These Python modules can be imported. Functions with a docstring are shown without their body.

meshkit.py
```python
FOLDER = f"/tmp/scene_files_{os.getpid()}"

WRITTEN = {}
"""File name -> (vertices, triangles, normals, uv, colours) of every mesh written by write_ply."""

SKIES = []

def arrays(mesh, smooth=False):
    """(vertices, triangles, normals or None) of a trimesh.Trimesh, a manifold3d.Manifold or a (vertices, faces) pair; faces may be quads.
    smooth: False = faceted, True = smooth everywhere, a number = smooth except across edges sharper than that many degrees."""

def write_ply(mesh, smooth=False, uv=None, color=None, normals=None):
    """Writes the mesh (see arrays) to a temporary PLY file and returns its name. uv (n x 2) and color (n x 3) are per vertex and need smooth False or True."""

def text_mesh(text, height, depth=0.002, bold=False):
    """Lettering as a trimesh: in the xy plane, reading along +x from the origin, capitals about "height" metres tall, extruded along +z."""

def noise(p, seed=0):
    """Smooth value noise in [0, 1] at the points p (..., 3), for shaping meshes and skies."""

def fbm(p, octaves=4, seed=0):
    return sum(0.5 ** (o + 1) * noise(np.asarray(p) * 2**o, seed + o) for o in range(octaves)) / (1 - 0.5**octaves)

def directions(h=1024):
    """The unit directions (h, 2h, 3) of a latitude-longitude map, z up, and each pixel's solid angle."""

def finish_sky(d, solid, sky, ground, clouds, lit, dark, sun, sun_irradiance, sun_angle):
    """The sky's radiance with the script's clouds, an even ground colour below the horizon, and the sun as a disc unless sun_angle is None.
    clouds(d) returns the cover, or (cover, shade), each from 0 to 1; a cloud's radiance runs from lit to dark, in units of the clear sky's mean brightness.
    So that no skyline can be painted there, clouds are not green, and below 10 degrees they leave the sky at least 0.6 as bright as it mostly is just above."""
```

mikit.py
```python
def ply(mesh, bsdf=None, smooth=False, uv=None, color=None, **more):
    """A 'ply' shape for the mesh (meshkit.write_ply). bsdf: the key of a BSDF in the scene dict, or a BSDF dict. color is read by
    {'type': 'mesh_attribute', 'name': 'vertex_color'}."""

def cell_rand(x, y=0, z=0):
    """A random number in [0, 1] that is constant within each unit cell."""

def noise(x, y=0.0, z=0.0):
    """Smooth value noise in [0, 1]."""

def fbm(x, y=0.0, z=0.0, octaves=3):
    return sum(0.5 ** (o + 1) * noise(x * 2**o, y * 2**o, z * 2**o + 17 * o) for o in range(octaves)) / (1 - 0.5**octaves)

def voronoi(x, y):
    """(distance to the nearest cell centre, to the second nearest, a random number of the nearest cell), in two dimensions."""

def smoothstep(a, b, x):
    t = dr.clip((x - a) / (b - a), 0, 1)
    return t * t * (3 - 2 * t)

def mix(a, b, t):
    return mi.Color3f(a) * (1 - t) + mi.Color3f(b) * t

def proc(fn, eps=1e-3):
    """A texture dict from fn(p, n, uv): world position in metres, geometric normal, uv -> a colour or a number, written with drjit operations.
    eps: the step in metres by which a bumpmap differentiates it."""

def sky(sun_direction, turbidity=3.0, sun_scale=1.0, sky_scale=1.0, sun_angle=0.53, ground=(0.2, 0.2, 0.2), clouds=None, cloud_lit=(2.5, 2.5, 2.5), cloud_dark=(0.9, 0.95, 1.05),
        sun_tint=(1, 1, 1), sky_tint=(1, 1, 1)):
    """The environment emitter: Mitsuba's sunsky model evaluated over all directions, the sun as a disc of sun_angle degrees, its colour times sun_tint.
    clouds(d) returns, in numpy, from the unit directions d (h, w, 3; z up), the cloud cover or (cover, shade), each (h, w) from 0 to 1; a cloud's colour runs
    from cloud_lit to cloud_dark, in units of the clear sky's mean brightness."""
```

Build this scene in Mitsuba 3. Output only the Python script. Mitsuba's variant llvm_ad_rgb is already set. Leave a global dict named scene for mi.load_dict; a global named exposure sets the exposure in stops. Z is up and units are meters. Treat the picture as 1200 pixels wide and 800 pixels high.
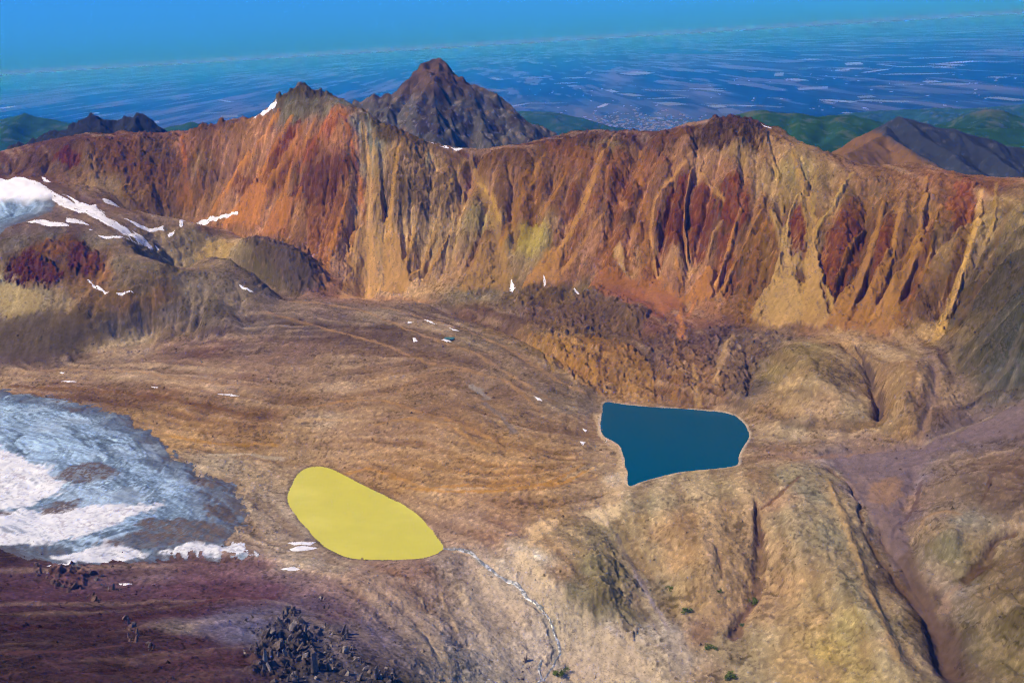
import math
import numpy as np
import drjit as dr
import mitsuba as mi
import mikit, meshkit, trimesh
from mikit import proc, fbm, noise, smoothstep, mix
from scipy.interpolate import RBFInterpolator
from scipy.ndimage import gaussian_filter, map_coordinates
from scipy.spatial import cKDTree, ConvexHull, Delaunay

scene, labels = {}, {}
T = mi.ScalarTransform4f

# ---------------------------------------------------------------- camera, sky, air, exposure
EYE, AHEAD, UP = [0, 0, 1000], [0, 0.964678, -0.263431], [0.059892, 0.262958, 0.962947]
HAZE_DENSITY = (1.0 / 3000000, 1.0 / 108000, 1.0 / 29000)
scene['haze_air'] = {'type': 'homogeneous', 'albedo': {'type': 'rgb', 'value': [0.85, 0.70, 0.99]},
                     'sigma_t': {'type': 'rgb', 'value': list(HAZE_DENSITY)}}
scene['camera'] = {'type': 'perspective', 'fov': 50.0, 'fov_axis': 'x', 'near_clip': 1.0, 'far_clip': 3000000.0,
                   'to_world': T().look_at(EYE, [EYE[0] + AHEAD[0], EYE[1] + AHEAD[1], EYE[2] + AHEAD[2]], UP),
                   'medium': {'type': 'ref', 'id': 'haze_air'}}
SUN = (-0.64, -0.28, 0.80)
scene['sky'] = mikit.sky(SUN, turbidity=2.5, sky_tint=(0.12, 0.58, 1.24), sun_tint=(1.0, 0.98, 0.95), ground=(0.12, 0.14, 0.12))
exposure = 1.78
ALBEDO, DUST = np.array([0.94, 0.98, 0.97]), np.array([0.0, 0.0, 0.008])      # the soil colours below are those of dry ground in full sun; these take them to reflectances

rng = np.random.default_rng(7)

# heights surveyed on the ground: x, y, z in metres
RELIEF = np.array([[-2575,5200,588],[-2508,5188,597],[-2441,5175,606],[-2374,5162,615],[-2307,5150,625],[-2241,5138,638],[-2175,5125,652],[-2108,5112,666],[-2042,5100,679],[-1983,5083,685],[-1924,5067,691],[-1865,5050,696],[-1796,5033,696],[-1726,5017,696],[-1657,5000,695],[-1588,4983,695],[-1520,4967,695],[-1452,4950,695],[-1392,4917,704],[-1331,4883,712],[-1271,4850,721],[-1208,4825,735],[-1145,4800,750],[-1080,4760,768],[-1014,4720,786],[-950,4685,826],[-885,4650,865],[-836,4635,882],[-788,4620,898],[-734,4590,876],[-679,4560,854],[-631,4530,830],[-583,4500,807],[-543,4475,781],[-504,4450,755],[-422,4430,695],[-356,4425,668],[-290,4420,641],[-241,4420,623],[-191,4420,605],[-141,4420,597],[-90,4420,589],[-22,4413,593],[46,4407,598],[114,4400,602],[165,4390,613],[216,4380,625],[282,4360,634],[348,4340,643],[412,4320,638],[476,4300,632],[539,4275,629],[601,4250,625],[646,4225,636],[691,4200,646],[735,4175,660],[779,4150,673],[827,4115,680],[875,4080,688],[940,4020,666],[978,3990,648],[1017,3960,630],[1077,3900,601],[1126,3860,574],[1175,3820,547],[1207,3780,517],[1282,3740,517],[1337,3707,514],[1392,3673,510],[1447,3640,507],[1494,3600,497],[1541,3560,488],[1594,3510,485],[1648,3460,483],[1696,3417,490],[1745,3373,498],[1794,3330,505],[1859,3270,520],[1925,3210,536],[1990,3150,551],[-1380,4560,410],[-1328,4530,392],[-1275,4500,373],[-1223,4470,355],[-1145,4430,356],[-1066,4390,358],[-988,4350,360],[-930,4300,339],[-873,4250,318],[-815,4200,297],[-765,4133,263],[-715,4067,229],[-665,4000,195],[-604,3935,166],[-544,3870,137],[-539,3828,140],[-477,3819,138],[-415,3810,137],[-354,3801,135],[-293,3809,137],[-233,3817,138],[-172,3825,140],[-111,3850,153],[-49,3835,160],[12,3820,167],[87,3790,174],[162,3760,180],[234,3730,182],[306,3700,184],[360,3667,178],[414,3633,173],[469,3600,167],[519,3560,161],[570,3520,155],[605,3463,144],[641,3407,133],[676,3350,121],[729,3290,120],[782,3230,118],[833,3185,120],[884,3140,122],[935,3095,124],[986,3050,126],[1044,3005,125],[1101,2960,123],[1162,2900,131],[-501,3765,137],[-449,3732,135],[-397,3698,132],[-344,3665,130],[-283,3606,126],[-222,3547,122],[-165,3478,116],[-107,3409,110],[-54,3341,102],[-1,3274,95],[30,3214,88],[61,3154,82],[89,3087,74],[117,3020,66],[151,2987,54],[184,2953,42],[229,2919,20],[-527,3969,100],[-446,3932,94],[-365,3895,88],[-300,3835,83],[-236,3774,78],[-175,3712,70],[-114,3650,62],[-57,3584,54],[0,3519,45],[33,3456,38],[66,3394,32],[96,3320,25],[126,3247,18],[161,3178,14],[195,3109,10],[216,3033,11],[237,2957,12],[-666,3867,145],[-745,3877,148],[-823,3887,150],[-883,3929,155],[-944,3970,160],[-1004,4012,165],[-1086,4023,168],[-1168,4035,170],[-1219,3988,168],[-1270,3941,165],[-259,3167,98],[-309,3216,101],[-359,3266,104],[-409,3315,107],[-459,3364,110],[-536,3393,112],[-613,3422,113],[-690,3451,115],[-761,3479,117],[-832,3507,118],[-903,3536,120],[-965,3557,118],[-1028,3578,117],[-1090,3599,115],[-1151,3607,112],[-1212,3615,108],[-1272,3622,105],[37,2844,52],[-10,2888,57],[-57,2932,63],[-104,2976,68],[-171,3006,71],[-237,3037,75],[-304,3067,78],[-372,3079,79],[-440,3091,79],[-508,3102,80],[-595,3118,81],[-682,3134,81],[-769,3149,82],[-838,3165,82],[-906,3180,81],[-974,3196,80],[-1043,3212,80],[-1114,3228,80],[-1185,3244,79],[-1256,3260,78],[-1326,3276,78],[-1399,3291,78],[-1472,3306,78],[-1545,3321,78],[-1617,3336,78],[-1696,3349,79],[-1774,3363,79],[-1853,3377,80],[115,2607,35],[50,2609,38],[-14,2611,42],[-73,2637,44],[-131,2663,46],[-190,2689,48],[-252,2720,49],[-314,2752,49],[-377,2784,50],[-440,2795,50],[-502,2807,50],[-565,2818,50],[-629,2828,51],[-693,2837,51],[-756,2847,52],[-827,2878,54],[-898,2909,56],[-969,2941,58],[-1030,2979,60],[-1092,3017,61],[-1153,3055,63],[-1215,3093,64],[-1276,3132,66],[-1350,3154,66],[-1423,3177,66],[-1497,3200,66],[-1570,3223,66],[158,2361,18],[110,2385,22],[62,2409,26],[2,2405,26],[-58,2401,26],[-119,2407,22],[-180,2414,18],[-242,2433,14],[-305,2453,10],[-352,2504,9],[-399,2555,8],[-543,2657,12],[-598,2658,15],[-652,2660,18],[-724,2687,24],[-796,2714,30],[-850,2745,34],[-903,2776,38],[-956,2807,42],[-1464,2681,85],[-1396,2676,83],[-1328,2672,80],[-1260,2665,78],[-1192,2659,76],[-1117,2629,71],[-1042,2600,66],[-973,2580,58],[-904,2560,50],[-841,2516,41],[-778,2473,32],[-722,2407,24],[-667,2341,16],[-1281,2298,75],[-1224,2297,71],[-1167,2297,68],[-1110,2295,65],[-1052,2293,62],[-990,2277,55],[-928,2260,48],[-868,2247,40],[-809,2233,32],[-749,2218,25],[-690,2203,18],[-1190,2100,60],[-1138,2102,56],[-1086,2103,52],[-1028,2088,46],[-970,2072,40],[-907,2067,34],[-845,2061,28],[-785,2063,23],[-725,2065,18],[-658,2076,13],[-591,2087,8],[-531,2577,1],[-552,2513,1],[-552,2461,1],[-551,2408,1],[-533,2357,1],[-515,2305,1],[-486,2245,1],[-457,2185,1],[-428,2140,1],[-398,2095,1],[-339,2048,1],[-251,2037,1],[-182,2047,1],[-167,2086,0],[-188,2140,0],[-208,2194,1],[-241,2266,1],[-280,2319,1],[-318,2373,1],[-366,2432,1],[-413,2491,1],[-444,2530,1],[-476,2568,1],[-415,2350,-4],[-368,2274,-4],[-321,2199,-4],[-613,2457,6],[-593,2381,6],[-573,2305,5],[-549,2244,5],[-525,2183,4],[-501,2123,4],[-452,2069,4],[-404,2015,3],[-349,1989,4],[-295,1963,4],[-246,1975,1],[-196,1987,-2],[-1126,1973,72],[-1087,1996,67],[-1048,2019,62],[-979,1993,55],[-910,1967,48],[-847,1973,41],[-783,1980,33],[-713,1967,28],[-643,1954,22],[-590,1975,15],[-537,1997,8],[-483,1978,7],[-429,1960,5],[-963,1658,135],[-886,1672,122],[-822,1689,108],[-759,1705,95],[-693,1723,80],[-626,1741,66],[-556,1756,53],[-486,1771,40],[-427,1780,31],[-368,1789,22],[-323,1796,15],[-278,1803,8],[-761,1279,235],[-706,1299,218],[-660,1320,202],[-613,1341,185],[-563,1363,168],[-513,1385,150],[-460,1409,131],[-406,1433,112],[-350,1463,89],[-293,1493,66],[-251,1523,44],[-210,1553,22],[-179,1596,1],[-148,1638,-20],[-607,988,310],[-543,1018,283],[-479,1048,257],[-415,1078,230],[-360,1122,193],[-305,1166,157],[-250,1211,120],[-201,1260,80],[-153,1310,40],[-116,1378,-13],[-78,1447,-67],[-41,1515,-120],[27,1512,-122],[95,1509,-125],[163,1506,-128],[230,1503,-130],[314,1482,-120],[398,1460,-110],[482,1439,-100],[552,1419,-90],[623,1399,-80],[694,1379,-70],[765,1358,-60],[-223,1886,-6],[-190,1841,-18],[-156,1795,-30],[-118,1760,-46],[-80,1725,-62],[-36,1702,-85],[-128,1915,-28],[-64,1853,-52],[-19,1793,-82],[-166,2076,-1],[-96,2038,-10],[-45,1985,-24],[3,1929,-44],[41,1869,-68],[53,1813,-90],[25,1748,-115],[124,1808,-92],[101,1735,-112],[155,1736,-109],[208,1736,-106],[266,1713,-104],[-25,2058,4],[6,1992,-11],[37,1925,-26],[83,1888,-49],[128,1850,-72],[184,1787,-92],[-96,2176,12],[-41,2187,14],[15,2197,15],[61,2192,14],[107,2186,14],[238,2288,16],[203,2222,12],[181,2158,2],[213,2080,-22],[232,2031,-37],[252,1983,-52],[265,1935,-64],[279,1887,-76],[79,2048,2],[101,1999,-12],[122,1949,-26],[142,1909,-42],[163,1869,-58],[245,2913,16],[303,2876,16],[361,2839,16],[419,2816,16],[477,2794,16],[535,2771,16],[578,2708,16],[582,2658,16],[585,2609,16],[564,2552,16],[543,2495,16],[526,2442,16],[510,2389,16],[437,2374,16],[391,2368,16],[346,2362,16],[272,2323,16],[243,2297,16],[246,2350,16],[248,2404,16],[251,2474,16],[254,2543,16],[234,2593,16],[214,2642,16],[217,2690,16],[219,2739,16],[326,2582,8],[391,2586,8],[456,2591,8],[27,3392,72],[60,3335,63],[93,3278,54],[126,3220,45],[163,3142,39],[199,3065,34],[235,2987,28],[278,2939,23],[321,2892,18],[58,3480,90],[92,3420,85],[125,3360,80],[159,3300,75],[189,3240,68],[218,3180,61],[248,3120,54],[293,3077,43],[337,3033,31],[382,2990,20],[444,2925,29],[505,2860,37],[8,3760,113],[82,3730,123],[156,3700,133],[220,3653,142],[285,3607,151],[349,3560,160],[396,3490,149],[443,3420,138],[382,3380,96],[318,3425,102],[254,3470,109],[528,3270,102],[559,3225,98],[590,3180,95],[541,3120,76],[492,3060,56],[523,3007,62],[554,2953,68],[584,2900,74],[671,3200,98],[726,3160,99],[781,3120,99],[744,3067,91],[706,3013,83],[669,2960,75],[646,2893,65],[624,2827,55],[601,2760,44],[599,2559,22],[639,2590,31],[679,2621,40],[710,2578,42],[741,2535,44],[811,2489,34],[754,2825,110],[738,2905,125],[723,2985,140],[887,2887,132],[855,2829,120],[823,2771,107],[791,2712,95],[818,2659,88],[846,2606,80],[864,2559,50],[1037,2879,125],[998,2841,114],[958,2802,104],[947,2740,89],[935,2677,74],[915,2624,59],[895,2570,44],[1037,2784,140],[1032,2708,134],[1026,2632,128],[990,2561,109],[954,2490,90],[893,2430,40],[1015,2544,90],[727,2415,24],[774,2404,25],[821,2394,26],[882,2399,31],[943,2403,36],[1008,2439,51],[1072,2475,66],[1143,2478,93],[1214,2481,120],[1272,2457,145],[1329,2433,170],[761,2271,16],[767,2205,4],[773,2139,-8],[763,2070,-23],[752,2001,-38],[754,1937,-51],[756,1873,-64],[755,1817,-76],[753,1760,-88],[739,1707,-97],[726,1654,-106],[1181,2860,146],[1227,2900,181],[1273,2940,217],[1319,2980,253],[1390,3015,327],[1462,3050,401],[1506,3000,431],[1551,2950,460],[1148,2690,103],[1207,2660,199],[1286,2660,305],[1322,2610,335],[1359,2560,365],[1129,2516,92],[1188,2535,126],[1246,2554,160],[537,2214,34],[592,2242,34],[646,2270,34],[636,2184,27],[625,2098,20],[620,2024,8],[616,1951,-4],[614,1880,-12],[613,1810,-20],[615,1747,-27],[617,1684,-34],[620,1632,-43],[623,1580,-52],[699,2135,18],[696,2069,1],[692,2003,-16],[697,1941,-31],[701,1880,-46],[704,1811,-60],[707,1742,-74],[552,2055,6],[540,1980,-12],[529,1906,-30],[520,1843,-48],[511,1780,-66],[502,1721,-81],[493,1663,-96],[502,2182,20],[494,2128,1],[486,2074,-18],[476,1993,-44],[444,1945,-58],[412,1897,-72],[372,1825,-92],[356,2242,24],[371,2172,19],[386,2103,14],[394,2053,-1],[401,2003,-16],[383,1955,-36],[365,1907,-56],[297,2108,-2],[307,2060,-18],[317,2013,-34],[317,1944,-53],[318,1875,-72],[443,1822,-86],[413,1758,-97],[382,1694,-108],[910,2214,30],[966,2171,44],[1002,2134,57],[1039,2097,70],[1075,2067,80],[1112,2037,90],[818,2024,22],[848,1971,26],[840,1905,-14],[777,1958,0],[885,1935,4],[931,1968,22],[883,1919,-5],[835,1871,-32],[763,1829,-58],[960,1925,40],[916,1861,22],[872,1797,4],[833,1741,-13],[794,1685,-30],[834,1646,-10],[789,1622,-41],[745,1599,-72],[791,1550,-44],[840,1586,-16],[889,1623,12],[937,1659,40],[911,1597,27],[884,1536,13],[858,1474,0],[-1829,3441,82],[-1742,3433,82],[-1655,3424,82],[-1571,3421,82],[-1487,3418,82],[-1458,3473,86],[-1430,3529,90],[-1907,3640,170],[-1846,3633,173],[-1784,3627,176],[-1723,3620,178],[-1646,3610,184],[-1569,3600,189],[-1504,3600,192],[-1438,3600,196],[-1959,3800,302],[-1897,3797,304],[-1835,3793,306],[-1773,3790,308],[-1712,3787,310],[-1650,3783,312],[-1589,3780,314],[-1514,3770,296],[-1439,3760,278],[-1367,3710,255],[-1295,3660,232],[-2014,3960,413],[-1951,3960,419],[-1888,3960,426],[-1825,3960,433],[-1762,3960,436],[-1700,3960,440],[-1637,3960,443],[-1574,3950,430],[-1511,3940,417],[-1427,3910,397],[-1344,3880,377],[-1272,3830,349],[-1201,3780,320],[-2137,4230,448],[-2067,4220,446],[-1997,4210,443],[-1928,4200,441],[-1856,4187,446],[-1785,4173,452],[-1713,4160,457],[-1640,4133,449],[-1568,4107,442],[-1495,4080,434],[-1421,4037,412],[-1348,3993,391],[-1274,3950,370],[-2298,4600,531],[-2221,4587,532],[-2144,4573,532],[-2067,4560,533],[-1987,4533,532],[-1906,4507,530],[-1826,4480,529],[-1763,4442,515],[-1700,4405,501],[-1638,4368,487],[-1575,4330,473],[-1507,4320,459],[-1439,4310,445],[-1370,4300,431],[-1301,4283,416],[-1232,4267,401],[-1163,4250,386],[-2410,4850,576],[-2328,4833,576],[-2246,4817,577],[-2164,4800,578],[-2099,4775,577],[-2034,4750,576],[-1969,4725,575],[-1904,4700,574],[-1831,4665,557],[-1759,4630,540],[-1686,4595,523],[-1614,4560,506],[-1140,4010,335],[-1069,3970,322],[-999,3930,310],[-948,3895,282],[-898,3860,255],[-969,3867,268],[-1040,3873,282],[-1111,3880,295],[-997,4080,346],[-939,4050,337],[-881,4020,328],[-823,3990,319],[-774,3960,290],[-725,3930,261],[-689,3850,197],[-2545,5347,461],[-2276,5296,483],[-2007,5246,516],[-1826,5194,526],[-1611,5142,525],[-1400,5090,525],[-1213,4988,541],[-1083,4936,558],[-949,4855,580],[-818,4784,627],[-722,4754,647],[-616,4695,620],[-526,4636,592],[-457,4589,561],[-388,4573,525],[-266,4566,493],[-172,4567,471],[-71,4568,461],[139,4547,469],[249,4525,483],[391,4482,494],[529,4439,487],[664,4385,483],[763,4330,496],[859,4275,512],[963,4201,521],[1032,4138,508],[1112,4076,486],[1173,4015,469],[1268,3936,436],[1299,3898,418],[1373,3859,418],[1538,3758,412],[1635,3676,401],[1745,3574,398],[1893,3442,411],[2090,3262,439],[-2505,5543,291],[-2233,5492,313],[-1961,5440,346],[-1774,5386,356],[-1551,5332,355],[-1331,5276,355],[-1136,5171,371],[-999,5117,388],[-862,5034,410],[-730,4963,457],[-634,4933,477],[-532,4874,450],[-450,4818,422],[-395,4775,391],[-342,4763,355],[-234,4760,323],[-147,4764,301],[-45,4764,291],[173,4742,299],[294,4718,313],[448,4672,324],[600,4624,317],[747,4564,313],[859,4503,326],[966,4442,342],[1079,4362,351],[1155,4294,338],[1239,4230,316],[1300,4169,299],[1394,4092,266],[1422,4055,248],[1494,4017,248],[1661,3915,242],[1761,3831,231],[1874,3726,228],[2025,3592,241],[2224,3410,269],[-2434,5885,41],[-2159,5833,63],[-1880,5779,96],[-1682,5723,106],[-1446,5664,105],[-1210,5603,105],[-1001,5492,121],[-853,5433,138],[-710,5348,160],[-575,5276,207],[-480,5245,227],[-384,5188,200],[-318,5136,172],[-287,5100,141],[-262,5096,105],[-178,5100,73],[-103,5108,51],[1,5109,41],[231,5084,49],[372,5056,63],[549,5003,74],[723,4948,67],[893,4878,63],[1027,4807,76],[1154,4735,92],[1283,4644,101],[1370,4569,88],[1460,4500,66],[1522,4439,49],[1613,4364,16],[1636,4330,-2],[1706,4294,-2],[1875,4190,-8],[1981,4102,-19],[2100,3992,-22],[2256,3855,-9],[2457,3671,19],[-2333,6375,-249],[-2054,6322,-227],[-1764,6265,-194],[-1551,6204,-184],[-1295,6138,-185],[-1037,6069,-185],[-807,5950,-169],[-644,5886,-152],[-492,5797,-130],[-354,5723,-83],[-261,5692,-63],[-173,5637,-90],[-128,5591,-118],[-132,5565,-149],[-147,5572,-185],[-97,5586,-217],[-40,5599,-239],[66,5601,-249],[315,5573,-241],[484,5538,-227],[692,5477,-216],[899,5410,-223],[1101,5327,-227],[1266,5240,-214],[1421,5152,-198],[1573,5048,-189],[1677,4961,-202],[1776,4886,-224],[1839,4824,-241],[1926,4752,-274],[1943,4723,-292],[2010,4689,-292],[2182,4583,-298],[2295,4489,-309],[2424,4372,-312],[2586,4229,-299],[2791,4043,-271]], float)
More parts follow.
